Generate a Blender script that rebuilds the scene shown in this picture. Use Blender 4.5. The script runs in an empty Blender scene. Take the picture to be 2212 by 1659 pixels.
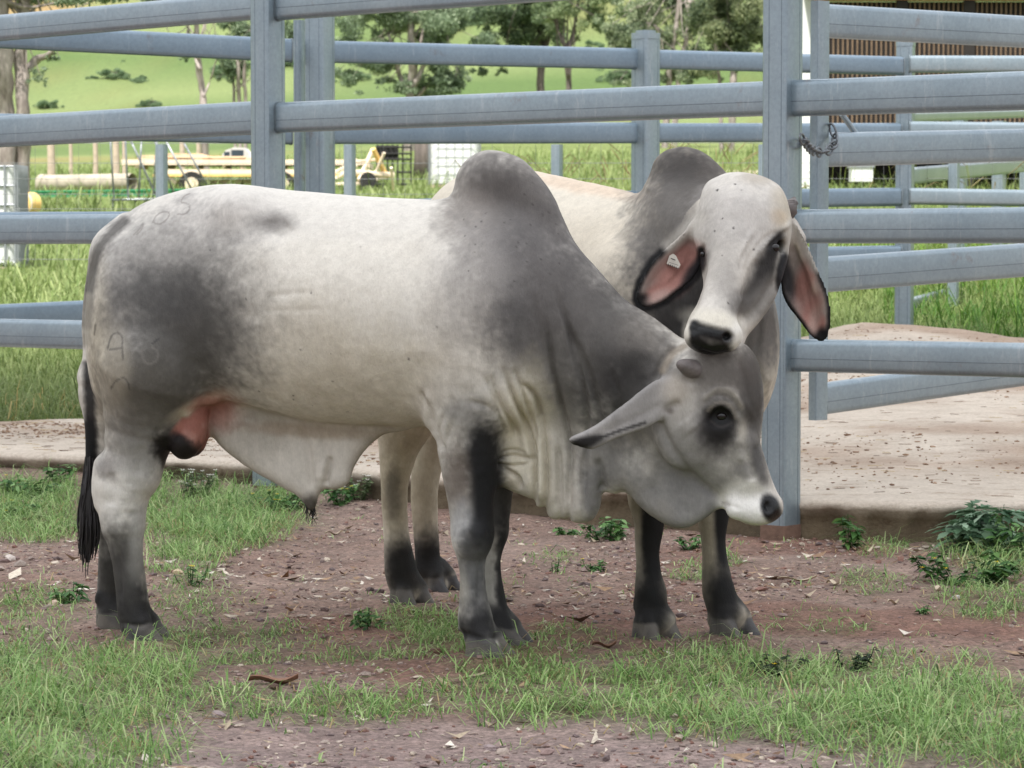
import bpy, bmesh, math, random
import numpy as np
from mathutils import Vector

# ---------------------------------------------------------------- camera, sky, sun
SC = bpy.context.scene
COL = SC.collection
FPX, CX, CY, HOR, CAMH = 6435.0, 1106.0, 829.5, 515.0, 1.15     # all picture numbers: 2212 x 1659 reading of the photograph
PITCH = math.atan((CY - HOR) / FPX)
cam_d = bpy.data.cameras.new('camera')
cam = bpy.data.objects.new('camera', cam_d); COL.objects.link(cam)
cam.location = (0, 0, CAMH)
cam.rotation_euler = (math.pi / 2 - PITCH, 0, 0)
cam_d.sensor_width = 36.0
cam_d.lens = 36.0 * FPX / 2212.0
cam_d.clip_end = 3000
cam_d.dof.use_dof = True
cam_d.dof.focus_distance = 8.3
cam_d.dof.aperture_fstop = 13.0
SC.camera = cam
SUN_EL, SUN_AZ = math.radians(62), math.radians(200)       # azimuth clockwise from +Y: behind the camera, a little left
w = bpy.data.worlds.new('World'); SC.world = w
w.use_nodes = True
nt = w.node_tree; nt.nodes.clear()
n_out = nt.nodes.new('ShaderNodeOutputWorld'); n_bg = nt.nodes.new('ShaderNodeBackground')
n_sky = nt.nodes.new('ShaderNodeTexSky'); n_sky.sky_type = 'NISHITA'; n_sky.sun_disc = False
n_sky.sun_elevation = SUN_EL; n_sky.sun_rotation = SUN_AZ
n_tc = nt.nodes.new('ShaderNodeTexCoord'); n_noi = nt.nodes.new('ShaderNodeTexNoise')
n_noi.inputs['Scale'].default_value = 2.2; n_noi.inputs['Detail'].default_value = 6
n_rmp = nt.nodes.new('ShaderNodeMapRange')
for i_, v_ in ((1, .25), (2, .6), (3, .35), (4, .95)): n_rmp.inputs[i_].default_value = v_
n_mix = nt.nodes.new('ShaderNodeMix'); n_mix.data_type = 'RGBA'
n_mix.inputs[7].default_value = (9.5, 9.6, 9.9, 1)            # sunlit white cloud over the blue
nt.links.new(n_tc.outputs['Generated'], n_noi.inputs['Vector'])
nt.links.new(n_noi.outputs['Fac'], n_rmp.inputs[0])
nt.links.new(n_rmp.outputs[0], n_mix.inputs[0])
nt.links.new(n_sky.outputs[0], n_mix.inputs[6])
n_sep = nt.nodes.new('ShaderNodeSeparateXYZ'); nt.links.new(n_tc.outputs['Generated'], n_sep.inputs[0])
n_gr = nt.nodes.new('ShaderNodeMapRange'); nt.links.new(n_sep.outputs['Z'], n_gr.inputs[0])
for i_, v_ in ((1, 0.0), (2, .9), (3, .62), (4, 1.55)): n_gr.inputs[i_].default_value = v_      # cloudy sky: brighter overhead than at the horizon
n_sc = nt.nodes.new('ShaderNodeVectorMath'); n_sc.operation = 'SCALE'
nt.links.new(n_mix.outputs[2], n_sc.inputs[0]); nt.links.new(n_gr.outputs[0], n_sc.inputs['Scale'])
nt.links.new(n_sc.outputs[0], n_bg.inputs['Color'])
n_bg.inputs['Strength'].default_value = 0.06
nt.links.new(n_bg.outputs[0], n_out.inputs['Surface'])
sun_d = bpy.data.lights.new('sun', 'SUN'); sun = bpy.data.objects.new('sun', sun_d); COL.objects.link(sun)
sun_d.energy = 3.0; sun_d.angle = math.radians(0.6); sun_d.color = (1.0, 0.96, 0.9)
SUN_DIR = Vector((math.sin(SUN_AZ) * math.cos(SUN_EL), math.cos(SUN_AZ) * math.cos(SUN_EL), math.sin(SUN_EL)))
sun.rotation_euler = SUN_DIR.to_track_quat('Z', 'Y').to_euler()
SC.view_settings.view_transform = 'Standard'; SC.view_settings.look = 'None'
SC.view_settings.exposure = 1.40; SC.view_settings.gamma = 1.0
SC.cycles.max_bounces = 5; SC.cycles.diffuse_bounces = 3; SC.cycles.glossy_bounces = 2
SC.cycles.transmission_bounces = 3; SC.cycles.transparent_max_bounces = 6
SC.cycles.use_denoising = True

# ---------------------------------------------------------------- helpers
CP, SP = math.cos(PITCH), math.sin(PITCH)
def W(px, py, Y):
    """world point seen at picture position (px, py) at distance Y"""
    xc, yc = (px - CX) / FPX, (CY - py) / FPX
    dy = CP + yc * SP; dz = -SP + yc * CP
    t = Y / dy
    return np.array([xc * t, Y, CAMH + dz * t])
def G(px, py, z=0.0):
    """ground point (height z) seen at (px, py)"""
    xc, yc = (px - CX) / FPX, (CY - py) / FPX
    dy = CP + yc * SP; dz = -SP + yc * CP
    t = (z - CAMH) / dz
    return np.array([xc * t, dy * t, z])
def proj(p):
    p = np.asarray(p, dtype=np.float32); r = p - np.array([0, 0, CAMH], dtype=np.float32)
    f = r[..., 1] * CP - r[..., 2] * SP
    u = r[..., 1] * SP + r[..., 2] * CP
    return CX + FPX * r[..., 0] / f, CY - FPX * u / f
def lin(c):
    c = np.asarray(c, dtype=np.float64) / 255.0
    return np.where(c <= .04045, c / 12.92, ((c + .055) / 1.055) ** 2.4)
def lin4(c): return tuple(lin(c)) + (1.0,)

def tag(o, label=None, cat=None, group=None, kind=None):
    if label: o['label'] = label
    if cat: o['category'] = cat
    if group: o['group'] = group
    if kind: o['kind'] = kind
    return o
def empty(name, loc):
    o = bpy.data.objects.new(name, None); COL.objects.link(o); o.location = tuple(float(v) for v in loc); o.empty_display_size = .1
    return o
def link(name, me, mat=None, parent=None):
    o = bpy.data.objects.new(name, me); COL.objects.link(o)
    if mat is not None and len(me.materials) == 0: me.materials.append(mat)
    if parent is not None:
        o.parent = parent
        o.location = (0, 0, 0)
    return o
def mesh_np(name, v, faces, smooth=True):
    """faces: (n,3)/(n,4) array, or a list of such arrays"""
    me = bpy.data.meshes.new(name)
    v = np.asarray(v, dtype=np.float32)
    fl = faces if isinstance(faces, list) else [faces]
    fl = [np.asarray(f, dtype=np.int32) for f in fl if len(f)]
    me.vertices.add(len(v)); me.vertices.foreach_set('co', v.ravel())
    nl = sum(f.size for f in fl); nf = sum(len(f) for f in fl)
    me.loops.add(nl); me.loops.foreach_set('vertex_index', np.concatenate([f.ravel() for f in fl]))
    tot = np.concatenate([np.full(len(f), f.shape[1], np.int32) for f in fl])
    st = np.concatenate([[0], np.cumsum(tot)[:-1]]).astype(np.int32)
    me.polygons.add(nf); me.polygons.foreach_set('loop_start', st)
    me.polygons.foreach_set('use_smooth', np.full(nf, smooth, dtype=bool))
    me.update(calc_edges=True); me.validate()
    return me
def set_col(me, name, c):
    c = np.asarray(c, dtype=np.float32)
    if c.shape[1] == 3: c = np.concatenate([c, np.ones((len(c), 1), np.float32)], 1)
    a = me.color_attributes.new(name, 'FLOAT_COLOR', 'POINT'); a.data.foreach_set('color', c.ravel())

class MB:
    """collects shapes (world coordinates) into one mesh"""
    def __init__(s): s.v = []; s.f = []; s.n = 0; s.c = []
    def add(s, v, f, c=None):
        v = np.asarray(v, dtype=np.float64)
        s.v.append(v); s.f += [tuple(int(i) + s.n for i in q) for q in f]; s.n += len(v)
        s.c.append(np.tile(np.asarray(c if c is not None else (1, 1, 1), dtype=np.float32), (len(v), 1)))
    def box(s, a, b, **k):
        a = np.asarray(a, float); b = np.asarray(b, float)
        v = [(x, y, z) for x in (a[0], b[0]) for y in (a[1], b[1]) for z in (a[2], b[2])]
        s.add(v, [(0, 1, 3, 2), (4, 6, 7, 5), (0, 4, 5, 1), (2, 3, 7, 6), (0, 2, 6, 4), (1, 5, 7, 3)], **k)
    def bar(s, p0, p1, wid, hei, up=(0, 0, 1), rnd=0.3, seg=4, cap=True, **k):
        """rounded-rectangle tube from p0 to p1"""
        p0 = np.asarray(p0, float); p1 = np.asarray(p1, float)
        d = p1 - p0; d /= np.linalg.norm(d)
        sd = np.cross(d, up); sd /= np.linalg.norm(sd); u = np.cross(sd, d)
        r = rnd * min(wid, hei); prof = []
        for cx_, cy_, a0 in ((1, 1, 0), (-1, 1, 90), (-1, -1, 180), (1, -1, 270)):
            for j in range(seg + 1):
                a = math.radians(a0 + 90 * j / seg)
                prof.append(((wid / 2 - r) * cx_ + r * math.cos(a), (hei / 2 - r) * cy_ + r * math.sin(a)))
        n = len(prof)
        v = [p0 + sd * x + u * y for x, y in prof] + [p1 + sd * x + u * y for x, y in prof]
        f = [(i, (i + 1) % n, n + (i + 1) % n, n + i) for i in range(n)]
        if cap: f += [tuple(range(n - 1, -1, -1)), tuple(range(n, 2 * n))]
        s.add(v, f, **k)
    def tube(s, pts, rad, n=8, cap=True, **k):
        pts = [np.asarray(p, float) for p in pts]
        if not hasattr(rad, '__len__'): rad = [rad] * len(pts)
        v = []; ref = np.array([.31, .17, .93])
        for i, p in enumerate(pts):
            d = pts[min(i + 1, len(pts) - 1)] - pts[max(i - 1, 0)]; d = d / (np.linalg.norm(d) + 1e-9)
            a = np.cross(d, ref); a /= np.linalg.norm(a) + 1e-9; b = np.cross(d, a)
            for j in range(n):
                t = 2 * math.pi * j / n
                v.append(p + rad[i] * (math.cos(t) * a + math.sin(t) * b))
        f = [(i * n + j, i * n + (j + 1) % n, (i + 1) * n + (j + 1) % n, (i + 1) * n + j) for i in range(len(pts) - 1) for j in range(n)]
        if cap: f += [tuple(range(n - 1, -1, -1)), tuple(range((len(pts) - 1) * n, len(pts) * n))]
        s.add(v, f, **k)
    def ball(s, c, r, n=12, m=8, **k):
        r = np.asarray(r if hasattr(r, '__len__') else (r, r, r), float); v = []
        for i in range(m + 1):
            a = math.pi * i / m
            for j in range(n):
                b = 2 * math.pi * j / n
                v.append(np.asarray(c, float) + r * (math.sin(a) * math.cos(b), math.sin(a) * math.sin(b), math.cos(a)))
        s.add(v, [(i * n + j, (i + 1) * n + j, (i + 1) * n + (j + 1) % n, i * n + (j + 1) % n) for i in range(m) for j in range(n)], **k)
    def build(s, name, mat, parent=None, smooth=False, org=None, col=None):
        v = np.concatenate(s.v)
        o3 = np.array(parent.location if (parent is not None and org is None) else (org if org is not None else (0, 0, 0)), float)
        if parent is not None and org is None and parent.parent is not None: o3 = o3 + np.array(parent.parent.location)
        me = bpy.data.meshes.new(name); me.from_pydata([tuple(p) for p in v - o3], [], s.f)
        if smooth: me.polygons.foreach_set('use_smooth', [True] * len(me.polygons))
        if smooth == 'auto':
            me.set_sharp_from_angle(angle=math.radians(35))
        if col: set_col(me, col, np.concatenate(s.c))
        o = link(name, me, mat, parent)
        if parent is None and org is not None: o.location = tuple(o3)
        return o

# ---- numpy noise
def _h(ix, iy, iz, seed):
    h = (ix.astype(np.int64) * 73856093) ^ (iy.astype(np.int64) * 19349663) ^ (iz.astype(np.int64) * 83492791) ^ (seed * 2654435)
    h = (h ^ (h >> 13)) * 1274126177 & 0x7fffffff
    return ((h ^ (h >> 16)) & 0xffff) / 65535.0
def vnoise(p, seed=1):
    p = np.asarray(p); i = np.floor(p).astype(np.int64); f = p - i; f = f * f * (3 - 2 * f); r = 0
    for a in (0, 1):
        for b in (0, 1):
            for c in (0, 1):
                wgt = (f[:, 0] if a else 1 - f[:, 0]) * (f[:, 1] if b else 1 - f[:, 1]) * (f[:, 2] if c else 1 - f[:, 2])
                r = r + wgt * _h(i[:, 0] + a, i[:, 1] + b, i[:, 2] + c, seed)
    return r
def fbm(p, oct=4, seed=1):
    r = 0; a = .5; t = 0
    for k in range(oct):
        r = r + a * vnoise(p * 2 ** k, seed + k); t += a; a *= .55
    return r / t

# ---- materials
def mat_new(name):
    m = bpy.data.materials.new(name); m.use_nodes = True
    return m, m.node_tree, m.node_tree.nodes['Principled BSDF']
def N(nt, typ, **k):
    n = nt.nodes.new(typ)
    for a, v in k.items():
        if hasattr(n, a): setattr(n, a, v)
        else: n.inputs[a].default_value = v
    return n
def noise_node(nt, scale, detail=4, rough=.6, vec=None, coord='Object'):
    n = N(nt, 'ShaderNodeTexNoise'); n.inputs['Scale'].default_value = scale; n.inputs['Detail'].default_value = detail
    n.inputs['Roughness'].default_value = rough
    if vec is None:
        tc = N(nt, 'ShaderNodeTexCoord'); vec = tc.outputs[coord]
    nt.links.new(vec, n.inputs['Vector'])
    return n
def ramp(nt, src, stops):
    r = N(nt, 'ShaderNodeValToRGB'); cr = r.color_ramp
    while len(cr.elements) < len(stops): cr.elements.new(.5)
    for e, (p, c) in zip(cr.elements, stops): e.position = p; e.color = c
    nt.links.new(src, r.inputs[0]); return r
def bump(nt, bs, src, strength=.3, dist=.01, prev=None):
    b = N(nt, 'ShaderNodeBump'); b.inputs['Strength'].default_value = strength; b.inputs['Distance'].default_value = dist
    nt.links.new(src, b.inputs['Height'])
    if prev is not None: nt.links.new(prev.outputs[0], b.inputs['Normal'])
    nt.links.new(b.outputs[0], bs.inputs['Normal']); return b
def simple_mat(name, rgb, rough=.7, metal=0.0, var=.25, scale=8.0, bmp=0.0, bscale=40.0, coord='Object'):
    """base colour with a mottled variation, optional bump"""
    m, nt, bs = mat_new(name)
    c = lin(rgb); n = noise_node(nt, scale, 5, .65, coord=coord)
    r = ramp(nt, n.outputs['Fac'], [(.25, tuple(c * (1 - var)) + (1,)), (.75, tuple(np.minimum(c * (1 + var), 1)) + (1,))])
    nt.links.new(r.outputs[0], bs.inputs['Base Color'])
    bs.inputs['Roughness'].default_value = rough; bs.inputs['Metallic'].default_value = metal
    if bmp:
        n2 = noise_node(nt, bscale, 4, coord=coord); bump(nt, bs, n2.outputs['Fac'], bmp, .01)
    return m
# ---------------------------------------------------------------- sculpting: smooth blends of shapes, turned into one skin
def catmull(pts, n=8, closed=False):
    pts = np.asarray(pts, float); m = len(pts); out = []
    rng = range(m) if closed else range(m - 1)
    for i in rng:
        if closed: p0, p1, p2, p3 = (pts[(i + j) % m] for j in (-1, 0, 1, 2))
        else: p0, p1, p2, p3 = pts[max(i - 1, 0)], pts[i], pts[i + 1], pts[min(i + 2, m - 1)]
        for t in np.linspace(0, 1, n, endpoint=False):
            out.append(.5 * (2 * p1 + (p2 - p0) * t + (2 * p0 - 5 * p1 + 4 * p2 - p3) * t ** 2 + (3 * p1 - 3 * p2 + p3 - p0) * t ** 3))
    if not closed: out.append(pts[-1])
    return np.array(out)

class Prim:
    def __init__(s, fn, lo, hi, k, op='add'):
        s.fn = fn; s.k = k; s.op = op
        s.lo = np.asarray(lo, float); s.hi = np.asarray(hi, float)

def p_chain(pts, k=.03, kin=.02, op='add', flat=None):
    """round cones through (px, py, Y, rP)"""
    q = [W(a, b, c) for a, b, c, r in pts]; r = [rr * c / FPX for a, b, c, rr in pts]
    return w_chain(q, r, k, kin, op)
def w_chain(q, r, k=.03, kin=.02, op='add'):
    q = np.array(q, float); r = np.array(r, float)
    if len(q) > 2 and len(q) < 14:
        qq = catmull(np.concatenate([q, r[:, None]], 1), 4); q, r = qq[:, :3], np.maximum(qq[:, 3], 1e-3)
    def fn(p):
        d = None
        for i in range(len(q) - 1):
            ba = q[i + 1] - q[i]; L = max(float(ba @ ba), 1e-9)
            pa = p - q[i].astype(np.float32)
            h = np.clip(pa @ ba.astype(np.float32) / L, 0, 1)
            dd = np.sqrt(((pa - h[:, None] * ba.astype(np.float32)) ** 2).sum(1)) - (r[i] + h * (r[i + 1] - r[i]))
            if d is None: d = dd
            else: d = np.minimum(d, dd)
        return d
    return Prim(fn, (q - r[:, None]).min(0), (q + r[:, None]).max(0), k, op)

def p_ell(px, py, Y, rad, k=.04, rot=None, op='add', P=True):
    """ellipsoid; rad in metres (x, y, z); rot: 3 axes as rows"""
    c = W(px, py, Y) if P else np.array([px, py, Y], float)
    rad = np.array(rad, float); R = np.eye(3) if rot is None else np.array(rot, float)
    def fn(p):
        l = (p - c.astype(np.float32)) @ R.T.astype(np.float32)
        k0 = np.sqrt(((l / rad.astype(np.float32)) ** 2).sum(1)); k1 = np.sqrt(((l / (rad ** 2).astype(np.float32)) ** 2).sum(1))
        return k0 * (k0 - 1) / np.maximum(k1, 1e-6)
    m = rad.max() if rot is not None else rad
    return Prim(fn, c - m, c + m, k, op)

def p_inflate(poly, Y, T, R, k=.03, op='add', bowl=0.0, closed=True, slope_z=0.0, n=6, h=.005, blur=3):
    """closed outline in the picture, swollen to half thickness T; Y: distance, or (px0, Y0, px1, Y1)"""
    poly = np.array(poly, float)
    if isinstance(Y, tuple): yf = lambda x: Y[1] + (x - Y[0]) * (Y[3] - Y[1]) / (Y[2] - Y[0])
    else: yf = lambda x: Y + 0 * x
    cc = catmull(poly, n, True)
    w3 = np.array([W(a, b, float(yf(a))) for a, b in cc]); X2 = w3[:, [0, 2]]
    xs = w3[:, 0]; ys = w3[:, 1]
    A = np.polyfit(xs, ys, 1) if isinstance(Y, tuple) else np.array([0.0, ys.mean()])
    zmid = X2[:, 1].mean()
    pad = .12
    lo = X2.min(0) - pad; hi = X2.max(0) + pad
    nx, nz = (np.ceil((hi - lo) / h)).astype(int) + 1
    gx = lo[0] + h * np.arange(nx); gz = lo[1] + h * np.arange(nz)
    PX, PZ = np.meshgrid(gx, gz, indexing='ij'); d = np.full(PX.shape, 1e9); ins = np.zeros(PX.shape, bool)
    for i in range(len(X2)):
        a = X2[i]; b = X2[(i + 1) % len(X2)]; e = b - a; L = max(e @ e, 1e-12)
        t = np.clip(((PX - a[0]) * e[0] + (PZ - a[1]) * e[1]) / L, 0, 1)
        d = np.minimum(d, (PX - a[0] - t * e[0]) ** 2 + (PZ - a[1] - t * e[1]) ** 2)
        c = (a[1] > PZ) != (b[1] > PZ)
        if abs(e[1]) > 1e-12: ins ^= c & (PX < a[0] + (PZ - a[1]) / e[1] * e[0])
    d = np.sqrt(d); d[ins] *= -1
    for _ in range(blur):
        dp = np.pad(d, 1, mode='edge'); d = (dp[1:-1, 1:-1] * 2 + dp[:-2, 1:-1] + dp[2:, 1:-1] + dp[1:-1, :-2] + dp[1:-1, 2:]) / 6
    d = d.astype(np.float32)
    def look(x, z):
        fx = np.clip((x - lo[0]) / h, 0, nx - 1.001); fz = np.clip((z - lo[1]) / h, 0, nz - 1.001)
        i = fx.astype(int); j = fz.astype(int); u = fx - i; v = fz - j
        return d[i, j] * (1 - u) * (1 - v) + d[i + 1, j] * u * (1 - v) + d[i, j + 1] * (1 - u) * v + d[i + 1, j + 1] * u * v
    if hasattr(T, '__len__'):
        tz = np.array([[W(CX, a, ys.mean())[2], b] for a, b in T]); tz = tz[np.argsort(tz[:, 0])]
        Tf = lambda z: np.interp(z, tz[:, 0], tz[:, 1])
        Tm = max(b for a, b in T)
    else: Tf = lambda z: T; Tm = T
    def fn(p):
        d2 = look(p[:, 0], p[:, 2]); t = Tf(p[:, 2])
        yc = A[0] * p[:, 0] + A[1] + slope_z * (p[:, 2] - zmid)
        if bowl: yc = yc + bowl * np.clip(-d2 / (R * 2.2), 0, 1)
        y = np.abs(p[:, 1] - yc)
        q = np.sqrt(np.maximum(d2 + R, 0) ** 2 + (y * (R / t)) ** 2) - R
        return q * np.minimum(1.0, t / R) if np.ndim(t) == 0 else q * np.minimum(1.0, t / R)
    ylo = min(ys.min(), ys.max()) - Tm - abs(slope_z) * (hi[1] - lo[1]) / 2 - abs(bowl)
    yhi = ys.max() + Tm + abs(slope_z) * (hi[1] - lo[1]) / 2 + abs(bowl)
    return Prim(fn, (X2[:, 0].min(), ylo, X2[:, 1].min()), (X2[:, 0].max(), yhi, X2[:, 1].max()), k, op)

def p_loft(org, u, secs, k=.04, shear=0.0, roof=.22, low=.0, pw=2.2, op='add'):
    """barrel along horizontal direction u from org; secs (s, ztop, zbot, half width); shear: sideways drift per metre"""
    org = np.array(org, float); u = np.array([u[0], u[1], 0.0]); u /= np.linalg.norm(u); v = np.array([-u[1], u[0], 0.0])
    S = catmull(np.array(secs, float), 6); S[:, 3] = np.maximum(S[:, 3], .004)
    zc = (S[:, 1] + S[:, 2]) / 2; hz = np.maximum((S[:, 1] - S[:, 2]) / 2, .004)
    def fn(p):
        r = p - org.astype(np.float32); s = r @ u.astype(np.float32); y = r @ v.astype(np.float32) - shear * s
        c = np.interp(s, S[:, 0], zc); a = np.interp(s, S[:, 0], hz); b = np.interp(s, S[:, 0], S[:, 3])
        t = (p[:, 2] - c) / a
        b = b * (1 - roof * np.clip(t, 0, 1) ** 2 - low * np.clip(-t, 0, 1) ** 2)
        e = np.abs(y) / b; t = np.abs(t)
        q = (t ** pw + e ** pw + 1e-9) ** (1 / pw)
        g = np.sqrt((t / a) ** 2 + (e / b) ** 2)
        dd = q * (q - 1) / np.maximum(g, 1e-3)
        out = np.maximum(np.maximum(S[0, 0] - s, s - S[-1, 0]), 0)
        return np.where(out > 0, np.sqrt(out ** 2 + np.maximum(dd, 0) ** 2), dd)
    P = []
    for a in S:
        for sg in (-1, 1):
            q = org + u * a[0] + v * (shear * a[0] + sg * a[3]); P.append((q[0], q[1], a[1])); P.append((q[0], q[1], a[2]))
    P = np.array(P)
    return Prim(fn, P.min(0), P.max(0), k, op)

def field(prims, pts):
    F = np.full(len(pts), .25, np.float32)
    for pr in prims:
        mg = pr.k + .03
        m = np.ones(len(pts), bool)
        for a in range(3): m &= (pts[:, a] > pr.lo[a] - mg) & (pts[:, a] < pr.hi[a] + mg)
        ix = np.nonzero(m)[0]
        if not len(ix): continue
        d = pr.fn(pts[ix]).astype(np.float32); f = F[ix]; k = pr.k
        if pr.op == 'add':
            h = np.clip(.5 + .5 * (f - d) / k, 0, 1); F[ix] = f + (d - f) * h - k * h * (1 - h)
        elif pr.op == 'sub':
            d = -d; h = np.clip(.5 - .5 * (f - d) / k, 0, 1); F[ix] = f + (d - f) * h + k * h * (1 - h)
    return F

def skin(prims, h=.0055, floor=None, relax=2):
    lo = np.min([p.lo for p in prims if p.op == 'add'], 0) - .03; hi = np.max([p.hi for p in prims if p.op == 'add'], 0) + .03
    B = 8; nb = np.ceil((hi - lo) / (h * B)).astype(int); n = nb * B + 1
    cen = np.stack(np.meshgrid(*[lo[a] + h * B * (np.arange(nb[a]) + .5) for a in range(3)], indexing='ij'), -1).reshape(-1, 3).astype(np.float32)
    Fc = field(prims, cen).reshape(nb)
    act = np.abs(Fc) < h * B * 1.5
    F = np.repeat(np.repeat(np.repeat(Fc, B, 0), B, 1), B, 2)
    F = np.pad(F, ((0, 1),) * 3, mode='edge')
    bi = np.argwhere(act)
    off = np.stack(np.meshgrid(*[np.arange(B + 1)] * 3, indexing='ij'), -1).reshape(-1, 3)
    for c0 in range(0, len(bi), 1500):
        I = (bi[c0:c0 + 1500, None, :] * B + off[None]).reshape(-1, 3)
        pts = (lo + h * I).astype(np.float32)
        f = field(prims, pts)
        if floor is not None: f = np.maximum(f, floor - pts[:, 2])
        F[I[:, 0], I[:, 1], I[:, 2]] = f
    ins = F < 0
    cnt = np.zeros(n - 1, np.int8)
    for a in (0, 1):
        for b in (0, 1):
            for c in (0, 1): cnt += ins[a:n[0] - 1 + a, b:n[1] - 1 + b, c:n[2] - 1 + c]
    cells = np.argwhere((cnt > 0) & (cnt < 8))
    idx = np.full(n - 1, -1, np.int64); idx[cells[:, 0], cells[:, 1], cells[:, 2]] = np.arange(len(cells))
    acc = np.zeros((len(cells), 3)); num = np.zeros(len(cells))
    for ax in range(3):
        o1, o2 = [a for a in range(3) if a != ax]
        for b in (0, 1):
            for c in (0, 1):
                q0 = cells.copy(); q0[:, o1] += b; q0[:, o2] += c; q1 = q0.copy(); q1[:, ax] += 1
                f0 = F[q0[:, 0], q0[:, 1], q0[:, 2]]; f1 = F[q1[:, 0], q1[:, 1], q1[:, 2]]
                m = (f0 < 0) != (f1 < 0)
                t = np.where(m, f0 / np.where(np.abs(f0 - f1) < 1e-9, 1, f0 - f1), 0)
                p = q0.astype(float); p[:, ax] += t
                acc[m] += p[m]; num[m] += 1
    v = lo + h * acc / num[:, None]
    quads = []
    for ax in range(3):
        o1, o2 = [(1, 2), (2, 0), (0, 1)][ax]
        sl0 = [slice(1, n[a] - 1) for a in range(3)]; sl1 = list(sl0)
        sl0[ax] = slice(0, n[ax] - 1); sl1[ax] = slice(1, n[ax])
        a0 = ins[tuple(sl0)]; a1 = ins[tuple(sl1)]
        e = np.argwhere(a0 != a1)
        fl = a0[e[:, 0], e[:, 1], e[:, 2]]
        for a in range(3):
            if a != ax: e[:, a] += 1
        def cell(d1, d2):
            q = e.copy(); q[:, o1] += d1; q[:, o2] += d2; return idx[q[:, 0], q[:, 1], q[:, 2]]
        q = np.stack([cell(-1, -1), cell(0, -1), cell(0, 0), cell(-1, 0)], 1)
        q[~fl] = q[~fl][:, ::-1]
        quads.append(q)
    q = np.concatenate(quads); q = q[(q >= 0).all(1)]
    # keep only the biggest connected piece is not needed: the shapes overlap
    ed = np.concatenate([q[:, [0, 1]], q[:, [1, 2]], q[:, [2, 3]], q[:, [3, 0]]])
    for _ in range(relax):
        s = np.zeros_like(v); c = np.zeros(len(v))
        for a in range(3): s[:, a] = np.bincount(ed[:, 0], v[ed[:, 1], a], len(v)) + np.bincount(ed[:, 1], v[ed[:, 0], a], len(v))
        c = np.bincount(ed[:, 0], minlength=len(v)) + np.bincount(ed[:, 1], minlength=len(v))
        v = v * .45 + .55 * s / np.maximum(c, 1)[:, None]
    return v, q
def normals(v, q):
    n = np.cross(v[q[:, 2]] - v[q[:, 0]], v[q[:, 3]] - v[q[:, 1]]); r = np.zeros_like(v)
    for j in range(4):
        for a in range(3): r[:, a] += np.bincount(q[:, j], n[:, a], len(v))
    return r / np.maximum(np.linalg.norm(r, axis=1), 1e-12)[:, None]
def seg_dist(px, py, line):
    d = np.full(len(px), 1e9); tt = np.zeros(len(px)); line = np.asarray(line, float); m = len(line) - 1
    for i in range(m):
        a = line[i]; e = line[i + 1] - a; L = max(e @ e, 1e-9)
        t = np.clip(((px - a[0]) * e[0] + (py - a[1]) * e[1]) / L, 0, 1)
        dd = np.hypot(px - a[0] - t * e[0], py - a[1] - t * e[1])
        tt = np.where(dd < d, (i + t) / m, tt); d = np.minimum(d, dd)
    return d, tt
def crease(v, nrm, strokes):
    """carve (depth > 0) or raise folds along lines given on the animal's side; (line, width P, depth m[, Ymin, Ymax])"""
    px, py = proj(v); disp = np.zeros(len(v))
    for s in strokes:
        line = catmull(s[0], 5) if len(s[0]) > 2 else np.array(s[0], float); wd = s[1]
        b = np.array(line); m = (px > b[:, 0].min() - 4 * wd) & (px < b[:, 0].max() + 4 * wd) & (py > b[:, 1].min() - 4 * wd) & (py < b[:, 1].max() + 4 * wd)
        if len(s) > 3: m &= (v[:, 1] > s[3]) & (v[:, 1] < s[4])
        ix = np.nonzero(m)[0]
        if not len(ix): continue
        d, t = seg_dist(px[ix], py[ix], line)
        fade = np.minimum(1, 5 * np.minimum(t, 1 - t) + .15) if len(s[0]) > 1 else 1
        disp[ix] += -s[2] * np.exp(-(d / wd) ** 2) * fade
    return v + nrm * disp[:, None]
class Paint:
    def __init__(s, v, base, seed):
        s.v = v; s.px, s.py = proj(v); s.c = np.tile(lin(base), (len(v), 1)); s.r = np.full(len(v), .72)
        s.n1 = fbm(v * 9.0, 4, seed) - .5; s.n2 = fbm(v * 32.0, 3, seed + 9) - .5; s.n3 = fbm(v * 90.0, 2, seed + 17) - .5
    def lay(s, a, col, rough=None):
        a = np.clip(a, 0, 1)
        s.c += a[:, None] * (lin(col) - s.c)
        if rough is not None: s.r += a * (rough - s.r)
    def blob(s, px, py, rx, ry, col, al=1.0, ang=0.0, soft=.6, Y=None, rough=None, rag=.9):
        c, n = math.cos(math.radians(ang)), math.sin(math.radians(ang))
        x, y = s.px - px, s.py - py
        d = np.sqrt(((x * c + y * n) / rx) ** 2 + ((-x * n + y * c) / ry) ** 2)
        d = d + (s.n1 * .55 + s.n2 * .5 + s.n3 * .3) * rag
        t = np.clip((1 + soft - d) / (2 * soft), 0, 1); a = t * t * (3 - 2 * t) * al
        if Y is not None: a = a * ((s.v[:, 1] > Y[0]) & (s.v[:, 1] < Y[1]))
        s.lay(a, col, rough)
    def line(s, pts, wd, col, al=1.0, Y=None, rag=.3, rough=None):
        d, t = seg_dist(s.px, s.py, catmull(pts, 6) if len(pts) > 2 else pts)
        d = d / wd + (s.n2 + s.n3) * rag
        a = np.clip(1.5 - d, 0, 1) * al
        if Y is not None: a = a * ((s.v[:, 1] > Y[0]) & (s.v[:, 1] < Y[1]))
        s.lay(a, col, rough)
    def prim(s, pr, col, al=1.0, w0=.0, w1=.02, rough=None):
        d = pr.fn(s.v.astype(np.float32)) + s.n2 * .008
        s.lay(np.clip((w1 - d) / max(w1 - w0, 1e-5), 0, 1) * al, col, rough)
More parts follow.
